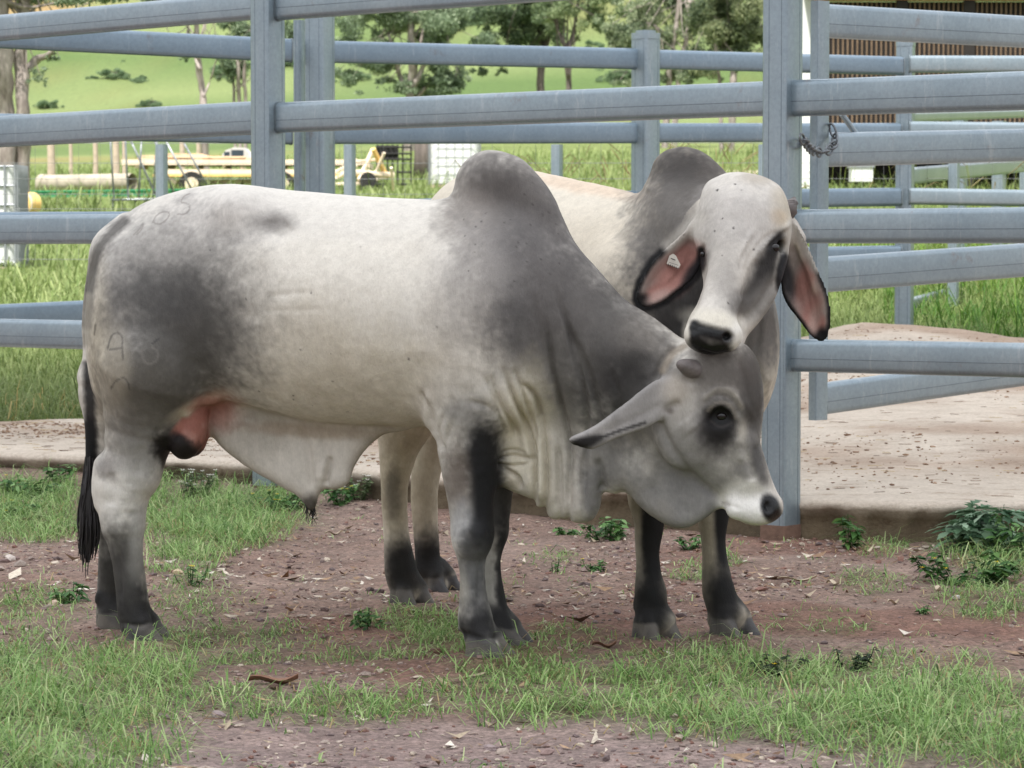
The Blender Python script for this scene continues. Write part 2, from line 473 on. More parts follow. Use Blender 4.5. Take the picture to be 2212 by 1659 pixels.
# ---------------------------------------------------------------- the two bulls
def coat_material():
    m, nt, bs = mat_new('short_coat')
    at = N(nt, 'ShaderNodeVertexColor'); at.layer_name = 'coat'
    tc = N(nt, 'ShaderNodeTexCoord'); mp = N(nt, 'ShaderNodeMapping'); mp.inputs['Scale'].default_value = (1, 1, .35)
    nt.links.new(tc.outputs['Object'], mp.inputs['Vector'])
    n1 = noise_node(nt, 260, 3, .7, mp.outputs[0]); n2 = noise_node(nt, 38, 5, .65, tc.outputs['Object'])
    mp3 = N(nt, 'ShaderNodeMapping'); mp3.inputs['Scale'].default_value = (1.6, 1.6, .5); nt.links.new(tc.outputs['Object'], mp3.inputs['Vector']); n3 = noise_node(nt, 95, 4, .75, mp3.outputs[0])
    mx0 = N(nt, 'ShaderNodeMath', operation='ADD'); nt.links.new(n1.outputs['Fac'], mx0.inputs[0]); nt.links.new(n2.outputs['Fac'], mx0.inputs[1])
    mx = N(nt, 'ShaderNodeMath', operation='ADD'); nt.links.new(mx0.outputs[0], mx.inputs[0]); nt.links.new(n3.outputs['Fac'], mx.inputs[1])
    mr = N(nt, 'ShaderNodeMapRange'); nt.links.new(mx.outputs[0], mr.inputs[0])
    for i, v in ((1, .95), (2, 2.05), (3, .84), (4, 1.14)): mr.inputs[i].default_value = v
    vm = N(nt, 'ShaderNodeVectorMath', operation='SCALE'); nt.links.new(at.outputs['Color'], vm.inputs[0]); nt.links.new(mr.outputs[0], vm.inputs['Scale'])
    nt.links.new(vm.outputs[0], bs.inputs['Base Color']); nt.links.new(at.outputs['Alpha'], bs.inputs['Roughness'])
    bs.inputs['Specular IOR Level'].default_value = .3
    b1 = N(nt, 'ShaderNodeBump'); b1.inputs['Strength'].default_value = .22; b1.inputs['Distance'].default_value = .006; nt.links.new(n2.outputs['Fac'], b1.inputs['Height'])
    b2 = N(nt, 'ShaderNodeBump'); b2.inputs['Strength'].default_value = .3; b2.inputs['Distance'].default_value = .004; nt.links.new(n3.outputs['Fac'], b2.inputs['Height']); nt.links.new(b1.outputs[0], b2.inputs['Normal'])
    bump(nt, bs, n1.outputs['Fac'], .3, .003, b2)
    return m
M_COAT = coat_material()
M_EYE = simple_mat('wet_dark_eye', (22, 18, 18), .08, var=.3, scale=30)
M_HORN = simple_mat('horn', (104, 97, 94), .55, var=.3, scale=40, bmp=.3, bscale=90)
M_HAIR = simple_mat('black_hair', (34, 31, 32), .5, var=.4, scale=60)

def hoof(fx, fy, Y, dirx, diry, size=1.0, split=None):
    """two claws standing on the ground; (fx, fy) heel centre in the picture, dir: ground direction of the toe"""
    c = W(fx, fy, Y); c[2] = 0.0
    d = np.array([dirx, diry, 0.0]); d /= np.linalg.norm(d); s = np.array([-d[1], d[0], 0])
    out = []
    for sg in (-1, 1):
        o = c + s * sg * .031 * size
        f1, f2 = d * .030 * size + s * sg * .003, d * .072 * size + s * sg * .006
        claw = [w_chain([o + (0, 0, .052), o + (0, 0, .0)], [.027 * size, .034 * size], .004), w_chain([o + f1 + (0, 0, .050), o + f1 * 1.2 + (0, 0, .0)], [.026 * size, .031 * size], .004), w_chain([o + f1 * 1.15 + (0, 0, .044), o + f2 + (0, 0, .004)], [.022 * size, .020 * size], .004)]
        lo = np.min([c_.lo for c_ in claw], 0); hi = np.max([c_.hi for c_ in claw], 0)
        out.append(Prim(lambda p, cl=claw: np.min([c_.fn(p) for c_ in cl], 0), lo, hi, .004))
        out.append(w_chain([o - s * sg * .010 + (0, 0, .085), o - s * sg * .004 + d * .018 * size + (0, 0, .066)], [.028 * size, .027 * size], .012))
        out.append(w_chain([o - d * .028 * size + (0, 0, .105), o - d * .036 * size + (0, 0, .088)], [.012, .007], .008))
    return out

def hoof_paint(P, hooves):
    for i, h in enumerate(hooves):
        if i % 3: P.prim(h, (66, 64, 64), .8, .0, .02)
    top = .058 + (P.n1 + P.n2) * .012
    for i, h in enumerate(hooves):
        if i % 3 == 0:
            d = h.fn(P.v.astype(np.float32)); a = np.clip((.006 - d) / .006, 0, 1) * np.clip((top - P.v[:, 2]) / .006, 0, 1)
            P.lay(a * .97, (128, 121, 112), .5); P.lay(a * np.clip(P.n1 * 5 + .3, 0, 1) * .7, (92, 92, 97))
def grime(P, seed):
    a = sst(fbm(P.v * 5.5, 4, seed), .50, .70) * np.clip(1.15 - P.v[:, 2], 0, 1) * .30 * np.clip(P.c[:, 1] / .4 - .25, 0, 1); P.lay(a, (150, 128, 100))
    st = fbm(P.v * np.array([55, 55, 16]), 3, seed + 3) - .5; P.c *= (1 + .13 * st + .08 * P.n3 + .03 * P.n2)[:, None]
def finish_bull(name, label, group, v, q, P, org):
    root = empty(name, org); tag(root, label, 'bull', group)
    grime(P, 31)
    lum = P.c @ np.array([.3, .6, .1]); P.c = P.c * (np.clip(lum / .56, .02, 1) ** .62)[:, None]
    me = mesh_np('body', v - org, q)
    set_col(me, 'coat', np.concatenate([np.clip(P.c, .006, .9), P.r[:, None]], 1))
    link('body', me, M_COAT, root)
    return root
def surf(v, px, py, rad=5.0, Yr=None):
    x, y = proj(v); m = (np.hypot(x - px, y - py) < rad)
    if Yr: m &= (v[:, 1] > Yr[0]) & (v[:, 1] < Yr[1])
    return float(v[m, 1].min())
def eyeball(root, v, px, py, rP, sink=.55):
    Y = surf(v, px, py); r = rP * Y / FPX
    c = W(px, py, Y + r * sink)
    b = MB(); b.ball(c, (r, r * .9, r * .8), 20, 14); b.build('eye', M_EYE, root, True)

# ---- bull in front, side on, head lowered
def build_front_bull():
    Y1 = lambda px: 8.585 - (px - 275) * .34 / 765
    secs = [(187, 690, 720, .01), (192, 610, 800, .09), (205, 552, 860, .15), (235, 502, 905, .195), (280, 458, 930, .225), (330, 430, 925, .235),
            (400, 409, 895, .24), (470, 399, 872, .252), (530, 400, 884, .27), (620, 410, 905, .295), (720, 418, 918, .31), (820, 426, 922, .305),
            (900, 431, 920, .285), (980, 430, 905, .265), (1050, 428, 895, .255), (1110, 450, 890, .235), (1170, 480, 900, .205), (1230, 530, 915, .172),
            (1290, 590, 930, .148), (1350, 645, 945, .128), (1410, 685, 950, .112), (1460, 725, 940, .10), (1510, 790, 900, .04)]
    S = []; x0 = W(187, 600, Y1(187))
    for px, t, b, hw in secs:
        y = Y1(px); S.append((W(px, t, y)[0] - x0[0], W(px, t, y)[2], W(px, b, y)[2], hw))
    prims = [p_loft((x0[0], x0[1], 0), (1, 0), S, .04, shear=(Y1(1510) - Y1(187)) / S[-1][0], roof=.30, low=.12)]
    A = prims.append
    # hump
    A(p_inflate([(978, 450), (979, 410), (990, 368), (1015, 340), (1050, 325), (1090, 328), (1130, 345), (1170, 385), (1200, 430), (1222, 480), (1252, 542),
                 (1292, 592), (1310, 640), (1200, 650), (1050, 580), (975, 500)], (990, Y1(990), 1290, Y1(1290)), .088, .09, .04))
    # shoulder, ribs, hip and thigh swellings
    A(p_ell(1085, 700, Y1(1085) - .13, (.17, .10, .26), .08))
    A(p_ell(1015, 850, Y1(1015) - .13, (.13, .10, .12), .07))
    A(p_ell(1045, 850, Y1(1045) + .13, (.12, .10, .12), .07))
    A(p_ell(330, 690, Y1(330) - .12, (.17, .11, .24), .08))
    A(p_ell(330, 690, Y1(330) + .12, (.17, .11, .24), .08))
    A(p_ell(520, 455, Y1(520) - .13, (.06, .07, .05), .08))
    A(p_ell(245, 545, Y1(245), (.06, .14, .06), .08))
    # near front leg
    n = 8.13
    A(p_chain([(1030, 790, n, 105), (1010, 880, n, 84), (1011, 960, n, 68), (1016, 1062, n, 53), (1020, 1120, n, 48), (1021, 1160, n - .01, 46.5), (1020, 1198, n, 32),
               (1021, 1238, n, 27), (1022, 1285, n, 30), (1026, 1335, n, 38), (1034, 1365, n, 36), (1042, 1395, n, 36)], .03))
    A(p_chain([(1012, 1345, n + .01, 24), (996, 1358, n + .02, 9)], .015))
    # far front leg
    g = 8.37
    A(p_chain([(1060, 850, g, 95), (1070, 930, g, 66), (1075, 1000, g, 45), (1075, 1062, g, 33), (1070, 1110, g, 32), (1067, 1150, g, 32), (1060, 1190, g, 26),
               (1058, 1225, g, 24), (1064, 1275, g, 26), (1070, 1328, g, 31), (1080, 1360, g, 33)], .03))
    # near hind leg
    e = 8.46
    A(p_chain([(335, 800, e - .04, 125), (315, 890, e, 92), (300, 945, e, 74), (293, 985, e, 66), (281, 1020, e, 70), (268, 1052, e, 62), (264, 1095, e, 53), (266, 1135, e, 49),
               (271, 1175, e, 39), (276, 1215, e, 34), (283, 1270, e, 34), (287, 1310, e, 35.5), (293, 1345, e, 37), (305, 1368, e, 34)], .03))
    A(p_chain([(225, 1008, e, 22), (213, 1038, e, 14), (216, 1085, e, 12)], .03))
    # far hind leg
    o = 8.71
    A(p_chain([(270, 830, o, 105), (258, 920, o, 70), (255, 990, o, 52), (247, 1050, o, 42), (244, 1110, o, 36), (243, 1165, o, 29), (240, 1213, o, 28), (239, 1265, o, 29),
               (239, 1307, o, 31), (240, 1340, o, 34)], .03))
    hooves = []
    hooves += hoof(1037, 1422, 8.13, .9, -.35, 1.0) + hoof(1082, 1398, 8.37, .9, -.3, .95)
    hooves += hoof(300, 1380, 8.46, .9, -.2, .95) + hoof(240, 1362, 8.71, .9, -.2, .95)
    prims += hooves
    # neck dewlap, sheath, throat flap
    dew = p_inflate([(1068, 1030), (1092, 1054), (1125, 1069), (1152, 1081), (1157, 1094), (1167, 1097), (1178, 1092), (1183, 1112), (1195, 1121), (1212, 1121), (1226, 1120),
                     (1240, 1128), (1262, 1129), (1282, 1120), (1297, 1095), (1304, 1064), (1328, 1068), (1346, 1062), (1380, 1066), (1430, 1020), (1430, 880), (1300, 800), (1150, 820), (1050, 900)],
                    (1070, Y1(1070) - .03, 1430, Y1(1430)), .06, .055, .06)
    A(dew)
    she = p_inflate([(428, 880), (440, 915), (480, 967), (540, 1013), (600, 1047), (638, 1068), (655, 1085), (670, 1106), (682, 1094), (691, 1066), (705, 1056), (722, 1058), (745, 1050),
                     (757, 1035), (766, 1008), (792, 970), (832, 938), (872, 927), (900, 890), (650, 850), (450, 850)], (430, Y1(430), 870, Y1(870)), .034, .04, .03)
    A(she)
    sac = p_chain([(412, 870, 8.46, 36), (408, 915, 8.43, 40), (400, 950, 8.42, 38), (396, 962, 8.42, 30)], .02)
    sac2 = p_chain([(424, 870, 8.52, 32), (416, 925, 8.50, 36), (410, 952, 8.50, 36)], .02)
    A(sac); A(sac2)
    # head
    hd = 8.03
    A(p_inflate([(1418, 810), (1436, 765), (1475, 737), (1530, 728), (1594, 740), (1615, 773), (1629, 811), (1645, 845), (1650, 878), (1646, 915), (1643, 955), (1651, 985), (1662, 1020),
                 (1674, 1052), (1683, 1075), (1687, 1092), (1679, 1110), (1660, 1121), (1637, 1126), (1608, 1125), (1585, 1118), (1572, 1106), (1563, 1088), (1546, 1072), (1501, 1040),
                 (1461, 998), (1432, 940), (1418, 870)], hd, [(730, .095), (820, .115), (920, .11), (1000, .085), (1060, .066), (1100, .062), (1130, .06)], .085, .04))
    A(p_ell(1480, 930, hd - .055, (.075, .05, .10), .05))                 # cheek
    A(p_ell(1560, 868, hd - .085, (.055, .03, .04), .035))                 # brow
    A(p_ell(1600, 820, hd - .05, (.05, .05, .09), .05))                    # forehead
    A(p_ell(1640, 1098, hd, (.062, .07, .042), .02))                       # muzzle pad
    A(p_chain([(1590, 1100, hd - .045, 22), (1640, 1108, hd - .05, 22)], .025))   # lip
    A(p_chain([(1600, 950, hd - .06, 26), (1625, 1030, hd - .055, 22)], .04))
    A(p_ell(1556, 900, hd - .125, (.036, .03, .028), .02, op='sub'))       # eye socket
    nos = p_ell(1660, 1094, hd - .075, (.014, .022, .017), .008, op='sub'); A(nos)
    A(p_ell(1676, 1094, hd - .0, (.013, .03, .015), .008, op='sub'))
    jow = p_inflate([(1366, 1062), (1373, 1084), (1394, 1105), (1421, 1124), (1448, 1138), (1482, 1140), (1514, 1126), (1541, 1105), (1554, 1082), (1500, 1030), (1440, 960), (1400, 950), (1352, 1000)],
                    (1366, 8.07, 1554, 8.03), .03, .035, .03)
    A(jow)
    ear = p_inflate([(1462, 836), (1440, 820), (1414, 822), (1378, 848), (1328, 888), (1286, 918), (1258, 934), (1234, 944), (1230, 952), (1240, 960), (1276, 969), (1304, 960), (1342, 944), (1396, 924),
                     (1431, 903), (1452, 890), (1468, 868)], (1240, 7.86, 1455, 7.945), .0125, .010, .02, h=.003, blur=1)
    A(ear)
    A(p_ell(1502, 801, hd - .085, (.032, .03, .032), .02))
    A(p_chain([(1452, 856, 7.95, 26), (1475, 850, 7.99, 30)], .03))
    # tail
    A(p_chain([(268, 478, 8.58, 16), (232, 512, 8.60, 15), (210, 552, 8.63, 13), (194, 620, 8.65, 11), (188, 700, 8.66, 10), (191, 790, 8.66, 11), (195, 880, 8.66, 12), (196, 960, 8.66, 12), (195, 1030, 8.66, 12)], .02))
    v, q = skin(prims, .0055, floor=.0)
    nr = normals(v, q)
    near = (7.5, 8.6)
    st = []
    # neck folds, running down from the hump into the dewlap
    for ln, wd, dp in (([(1200, 620), (1225, 700), (1260, 790), (1290, 880), (1310, 960)], 5, .006), ([(1215, 640), (1236, 740), (1258, 830), (1270, 930), (1262, 1010), (1265, 1110)], 6, .009),
                       ([(1180, 690), (1195, 800), (1215, 890), (1232, 970), (1228, 1050), (1229, 1126)], 6, .013), ([(1240, 720), (1275, 810), (1300, 900)], 5, .005),
                       ([(1088, 800), (1112, 865), (1136, 918), (1152, 970), (1157, 1035), (1156, 1085)], 7, .018), ([(1130, 830), (1160, 865), (1172, 930), (1180, 1010), (1179, 1095)], 6, .016),
                       ([(1060, 810), (1080, 870), (1108, 920), (1118, 945)], 6, .011), ([(1112, 800), (1140, 880), (1166, 960)], 5, .009), ([(1048, 815), (1070, 870), (1090, 930)], 5, .008),
                       ([(1075, 995), (1105, 984), (1130, 988), (1152, 992)], 5, .013), ([(1075, 1000), (1110, 1006), (1150, 998)], 4, .009), ([(1075, 1004), (1100, 1018), (1118, 1034), (1124, 1060)], 5, .012),
                       ([(1084, 978), (1110, 972), (1140, 980)], 4, .007), ([(1207, 960), (1211, 1040), (1211, 1120)], 5, .009), ([(1290, 990), (1300, 1040), (1302, 1062)], 8, .012),
                       ([(1320, 800), (1340, 880), (1350, 960)], 7, .004), ([(1155, 640), (1172, 740), (1195, 850)], 6, .004)):
        st.append((ln, wd, dp * 1.5, 7.7, 8.33))
    # rolls between the folds
    for ln, wd, dp in (([(1168, 900), (1169, 1000), (1167, 1085)], 9, -.016), ([(1196, 930), (1196, 1110)], 11, -.012), ([(1250, 1000), (1250, 1120)], 14, -.008), ([(1100, 850), (1130, 930), (1143, 1000)], 8, -.008)):
        st.append((ln, wd, dp, 7.7, 8.33))
    # elbow and armpit creases
    st += [([(905, 845), (925, 880), (945, 950), (958, 975)], 6, .010, *near), ([(925, 840), (922, 900), (938, 955)], 8, -.008, *near), ([(970, 850), (985, 900), (960, 960)], 7, .004, *near),
           ([(960, 890), (950, 930), (952, 975)], 5, .005, *near), ([(1010, 866), (1055, 880), (1078, 900)], 8, .006, *near), ([(975, 915), (962, 960), (958, 1000)], 4, .004, *near), ([(990, 920), (975, 970)], 4, .003, *near)]
    # flank, belly line
    st += [([(470, 866), (560, 890), (660, 915), (760, 924), (880, 926)], 6, .008, *near), ([(395, 905), (430, 872), (480, 860)], 8, -.012, *near), ([(370, 950), (400, 898), (440, 866)], 9, .006, *near),
           ([(650, 925), (668, 990), (672, 1060)], 7, .009, *near), ([(714, 985), (708, 1020), (704, 1050)], 5, .016, *near), ([(700, 1000), (690, 1040)], 9, -.006, *near), ([(560, 560), (555, 640), (548, 700)], 20, .006, *near),
           ([(585, 470), (600, 500), (625, 480)], 22, .010, *near), ([(575, 640), (680, 630)], 7, .003, *near), ([(560, 672), (700, 668)], 6, .002, *near), ([(880, 520), (900, 640), (905, 760)], 34, .007, *near),
           ([(975, 420), (985, 450), (1010, 500)], 10, .008, *near)]
    # ribs
    for i in range(5): st.append(([(700 + i * 48, 520), (690 + i * 46, 640), (700 + i * 44, 760)], 13, .0022, *near))
    # hock and knee modelling
    st += [([(236, 1020), (240, 1060), (236, 1095)], 13, .007, *near), ([(285, 1045), (280, 1110)], 22, -.006, *near), ([(310, 960), (300, 1030)], 14, .006, *near), ([(255, 1180), (262, 1300)], 6, .007, *near),
           ([(990, 1365), (1040, 1378), (1076, 1376)], 5, .005, *near), ([(255, 1345), (300, 1352), (328, 1342)], 5, .004, *near), ([(1020, 1130), (1035, 1180)], 14, -.003, *near), ([(1036, 1200), (1034, 1310)], 6, .006, *near), ([(1003, 1195), (1008, 1300)], 5, .003, *near), ([(1010, 1140), (1030, 1152), (1050, 1146)], 12, -.004, *near), ([(1000, 980), (1012, 1060), (1018, 1120)], 9, .004, *near)]
    hn = (7.7, 8.03)
    # face: eyelids, brow wrinkles, jaw line, mouth, temple
    st += [([(1529, 902), (1540, 878), (1560, 872), (1580, 886), (1588, 908)], 5, -.008, *hn), ([(1520, 880), (1542, 856), (1570, 858), (1592, 880), (1596, 905)], 5, .005, *hn),
           ([(1516, 868), (1545, 840), (1580, 845), (1604, 880)], 5, -.005, *hn), ([(1424, 900), (1445, 960), (1500, 1034), (1548, 1072)], 9, .010, *hn),
           ([(1563, 1087), (1582, 1093), (1600, 1099)], 4, .004, *hn), ([(1600, 960), (1622, 1010), (1630, 1040)], 10, .006, *hn), ([(1590, 940), (1606, 1000)], 9, -.005, *hn),
           ([(1590, 770), (1612, 830), (1622, 900), (1618, 950)], 8, .006, 7.7, 8.1), ([(1610, 860), (1632, 920), (1628, 970)], 7, -.004, 7.7, 8.1), ([(1475, 820), (1500, 826), (1518, 812)], 7, .005, *hn),
           ([(1418, 824), (1424, 792), (1443, 760), (1468, 740)], 6, .011, 7.7, 8.2), ([(1436, 800), (1450, 765), (1478, 745)], 5, .005, *hn), ([(1448, 800), (1462, 770), (1485, 750)], 4, .004, *hn),
           ([(1434, 890), (1450, 880), (1470, 868)], 8, .008, *hn), ([(1480, 905), (1500, 930)], 26, -.006, *hn), ([(1370, 1050), (1376, 1090)], 5, .005, *hn),
           ([(1416, 1080), (1414, 1118)], 5, .003, *hn)]
    v0 = v; isear = (ear.fn(v.astype(np.float32)) < .008) & (proj(v)[0] < 1432)
    v = crease(v, nr, st); v[isear] = v0[isear]
    v = crease(v, nr * isear[:, None], [([(1300, 938), (1370, 905), (1430, 872)], 8, .003, 7.7, 7.95)])
    nr = normals(v, q)
    v = v + nr * ((fbm(v * 7, 3, 5) - .5) * .006 + (fbm(v * 26, 3, 8) - .5) * .0035)[:, None]
    v[:, 2] = np.maximum(v[:, 2], .0)
    P = Paint(v, (208, 203, 193), 3)
    Bp = P.blob
    # warm and cool drifts in the cream coat
    Bp(760, 560, 230, 120, (214, 208, 195), .7); Bp(640, 770, 210, 120, (203, 195, 178), .7); Bp(800, 830, 190, 95, (198, 188, 168), .6); Bp(700, 470, 220, 50, (204, 199, 190), .6)
    Bp(330, 560, 130, 110, (178, 174, 168), .75); Bp(480, 470, 120, 60, (196, 191, 185), .6); Bp(215, 760, 26, 170, (206, 196, 172), .8, rag=.4)
    # rump and thigh
    Bp(380, 690, 165, 180, (130, 127, 122), .9, soft=.75); Bp(415, 730, 100, 110, (104, 101, 97), .75, soft=.7); Bp(330, 640, 90, 60, (104, 103, 102), .5); Bp(330, 850, 125, 100, (116, 111, 102), .9); Bp(300, 960, 75, 70, (140, 137, 131), .8)
    Bp(250, 800, 30, 80, (176, 168, 150), .6); Bp(430, 878, 60, 16, (204, 194, 172), .9, -25, rag=.4); Bp(588, 482, 46, 20, (146, 141, 135), .85, soft=.8, rag=.4)
    # hump, shoulder, neck
    Bp(1110, 440, 135, 110, (130, 124, 119), .95); Bp(1065, 395, 60, 60, (112, 107, 104), .6); Bp(1010, 470, 60, 60, (165, 157, 148), .6); Bp(1130, 600, 120, 120, (128, 124, 122), .9); Bp(1010, 620, 80, 120, (176, 171, 165), .65)
    Bp(1140, 720, 85, 90, (116, 113, 112), .9); Bp(1290, 730, 130, 160, (116, 112, 108), .95); Bp(1230, 640, 70, 110, (122, 117, 113), .8); Bp(1370, 860, 100, 120, (86, 83, 81), .85); Bp(1390, 740, 70, 50, (132, 126, 119), .8, 40)
    Bp(1385, 795, 50, 34, (72, 69, 66), .7, 40); Bp(1220, 850, 60, 110, (124, 121, 116), .75); Bp(1180, 540, 60, 140, (124, 119, 116), .7)
    Bp(1120, 930, 52, 130, (206, 198, 176), .9, 10); Bp(1170, 1000, 40, 120, (204, 197, 178), .9); Bp(1240, 1090, 42, 40, (204, 198, 188), .8); Bp(1215, 980, 30, 90, (178, 172, 160), .6)
    Bp(1280, 1070, 28, 60, (132, 130, 128), .85); Bp(1300, 980, 60, 60, (138, 136, 132), .8); Bp(1340, 1030, 45, 30, (140, 137, 132), .7); Bp(1075, 870, 30, 26, (208, 200, 184), .8)
    # front legs
    Bp(985, 860, 70, 60, (186, 182, 174), .5); Bp(985, 1010, 40, 100, (166, 160, 150), .6, Y=(7.5, 8.25)); Bp(1046, 990, 44, 105, (58, 57, 60), .98, soft=.55, Y=(7.5, 8.27), rag=.7); Bp(1054, 1100, 36, 120, (56, 56, 60), .98, soft=.5, Y=(7.5, 8.25), rag=.6)
    Bp(1000, 890, 40, 30, (150, 148, 145), .6, Y=(7.5, 8.25)); Bp(990, 1040, 26, 70, (126, 112, 102), .7, Y=(7.5, 8.25)); Bp(996, 1130, 24, 50, (172, 172, 172), .75, Y=(7.5, 8.25)); Bp(1040, 1165, 38, 44, (60, 60, 64), .95, Y=(7.5, 8.25))
    Bp(1022, 1240, 40, 70, (122, 122, 121), .95, Y=(7.5, 8.25)); Bp(1040, 1290, 22, 60, (96, 95, 96), .7, Y=(7.5, 8.25)); Bp(1000, 1290, 14, 60, (176, 172, 160), .7, Y=(7.5, 8.25)); Bp(1034, 1350, 50, 50, (70, 69, 72), .95, Y=(7.5, 8.25))
    Bp(1072, 1080, 60, 120, (84, 83, 86), .9, Y=(8.25, 8.62)); Bp(1050, 1260, 20, 90, (150, 148, 140), .8, Y=(8.25, 8.62)); Bp(1088, 1260, 18, 130, (52, 51, 54), .95, Y=(8.25, 8.62)); Bp(1080, 1350, 44, 44, (56, 55, 58), .95, Y=(8.25, 8.62))
    # hind legs
    Bp(262, 1085, 40, 62, (212, 208, 200), .95, rag=.7); Bp(300, 1020, 40, 60, (172, 169, 162), .5); Bp(232, 1010, 26, 30, (150, 146, 142), .7)
    Bp(262, 1245, 64, 110, (98, 95, 91), .97); Bp(300, 1150, 18, 70, (184, 182, 176), .7); Bp(290, 1210, 16, 50, (160, 158, 152), .5); Bp(300, 1335, 60, 64, (62, 60, 59), .95); Bp(232, 1290, 26, 110, (84, 80, 74), .9, Y=(8.58, 8.9))
    Bp(280, 1320, 24, 40, (104, 101, 96), .6)
    # sheath, sac, groin
    P.prim(she, (192, 184, 172), .55, 0, .05); Bp(470, 890, 50, 40, (196, 142, 126), .75); Bp(450, 880, 40, 20, (186, 124, 108), .6); Bp(560, 930, 60, 60, (168, 162, 150), .5); Bp(660, 930, 130, 16, (164, 140, 112), .5, 4); Bp(670, 1092, 22, 22, (110, 102, 92), .9)
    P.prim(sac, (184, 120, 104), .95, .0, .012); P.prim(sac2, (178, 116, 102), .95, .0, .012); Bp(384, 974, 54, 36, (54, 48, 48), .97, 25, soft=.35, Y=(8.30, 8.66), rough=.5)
    # tail
    P.line([(268, 478), (232, 512), (208, 552), (193, 620), (186, 700)], 11, (118, 114, 108), .85); P.line([(192, 790), (195, 880), (195, 1000), (196, 1030)], 12, (70, 68, 67), .95, Y=(8.55, 8.9)); P.line([(194, 920), (195, 1000), (196, 1060)], 15, (40, 38, 40), .95, Y=(8.55, 8.9))
    P.line([(190, 640), (186, 740)], 9, (170, 164, 150), .7)
    # healed brand marks
    bk = dict(rag=.15)
    for ln in ([(288, 507), (300, 496), (310, 482), (304, 498), (296, 506)], [(330, 480), (338, 466), (352, 458), (366, 460), (360, 474), (344, 484), (330, 480)], [(384, 462), (400, 462), (410, 450), (405, 440), (392, 436), (398, 424), (410, 418)]):
        P.line(ln, 1.5, (150, 143, 136), .6, **bk)
    P.line([(233, 752), (240, 728), (252, 718), (264, 728), (264, 750), (266, 775)], 1.8, (92, 88, 84), .5, rag=.6); P.line([(238, 755), (262, 752)], 2.2, (128, 122, 112), .8, **bk)
    P.line([(306, 756), (308, 775), (322, 786), (338, 778), (340, 760), (328, 750)], 2.2, (136, 130, 122), .8, **bk); P.line([(330, 742), (342, 732)], 2, (84, 82, 80), .6, rag=.5)
    P.line([(240, 838), (250, 824), (266, 816), (276, 826), (280, 842)], 1.8, (92, 88, 84), .5, rag=.5); P.line([(204, 722), (206, 700)], 2, (110, 104, 92), .6, rag=.5)
    # head
    Hy = (7.6, 8.25)
    Bp(1500, 950, 110, 150, (158, 155, 150), .92, Y=Hy); Bp(1470, 870, 50, 60, (184, 178, 168), .7, Y=Hy); Bp(1565, 800, 75, 56, (134, 127, 119), .9, Y=Hy); Bp(1628, 860, 30, 120, (104, 98, 93), .95, Y=Hy, rag=.7)
    Bp(1610, 790, 40, 40, (120, 112, 105), .7, Y=Hy); Bp(1580, 990, 60, 60, (172, 168, 160), .7, Y=Hy); Bp(1540, 800, 50, 24, (124, 118, 112), .6, Y=Hy)
    Bp(1640, 1000, 18, 60, (104, 101, 100), .85, -15, Y=Hy, rag=.5); Bp(1605, 1015, 28, 22, (130, 127, 124), .6, Y=Hy)
    Bp(1600, 930, 14, 26, (196, 188, 172), .6, Y=Hy)
    P.line([(1522, 862), (1550, 842), (1582, 848), (1602, 880)], 6, (178, 172, 160), .6, Y=Hy); Bp(1500, 1020, 60, 30, (150, 148, 145), .6, 35, Y=Hy)
    Bp(1550, 922, 42, 58, (92, 86, 84), .9, soft=.8, Y=Hy, rag=.8); Bp(1552, 922, 35, 46, (58, 53, 53), .95, soft=.55, Y=Hy, rag=.55); Bp(1558, 903, 26, 24, (40, 36, 37), .95, soft=.5, Y=Hy, rag=.45, rough=.5); P.line([(1530, 886), (1545, 872), (1564, 870), (1582, 881), (1590, 902)], 4, (150, 142, 130), .7, Y=Hy); P.line([(1536, 910), (1556, 922), (1580, 914)], 3, (104, 96, 92), .5, Y=Hy)  # pale line on the upper lid paints in its highlight
    P.prim(jow, (142, 140, 138), .8, .0, .02); Bp(1420, 1100, 40, 24, (160, 156, 150), .5, 30)
    Bp(1618, 1090, 60, 46, (226, 223, 216), .97, soft=.35, Y=Hy, rag=.4); Bp(1665, 1098, 22, 34, (24, 22, 25), .98, -20, soft=.28, Y=Hy, rough=.3, rag=.25)
    Bp(1660, 1094, 12, 14, (10, 9, 10), .9, Y=Hy); P.line([(1560, 1086), (1576, 1091)], 2.5, (120, 108, 100), .4, Y=Hy)
    P.prim(ear, (170, 166, 162), .8, .004, .02); Bp(1264, 956, 38, 13, (52, 47, 44), .95, -15, soft=.5, Y=(7.5, 7.95), rag=.35); P.line([(1240, 953), (1296, 945), (1340, 930), (1394, 913)], 3, (70, 66, 64), .8, Y=(7.5, 8.0))
    Bp(1460, 845, 30, 30, (182, 172, 158), .7, Y=Hy); Bp(1447, 888, 10, 7, (120, 108, 94), .6, Y=Hy); P.line([(1432, 800), (1450, 768), (1478, 748)], 8, (170, 156, 136), .6, Y=Hy)
    # insect specks and dirt
    rs = np.random.RandomState(4)
    for _ in range(46):
        x, y = (rs.uniform(1000, 1220), rs.uniform(380, 620)) if rs.rand() < .6 else (rs.uniform(450, 1000), rs.uniform(500, 900))
        P.blob(x, y, rs.uniform(1.2, 2.2), rs.uniform(1.2, 2.4), (100, 95, 90), .7, soft=.4, rag=.1)
    hoof_paint(P, hooves)
    org = np.array([float(W(1022, 1420, 8.3)[0]) - .4, 8.37, 0.0])
    root = finish_bull('bull', 'grey shouldered cream bull standing side on with head lowered and branded hindquarters', None, v, q, P, org)
    eyeball(root, v, 1559, 898, 17, .62)
    Yh = surf(v, 1488, 790)
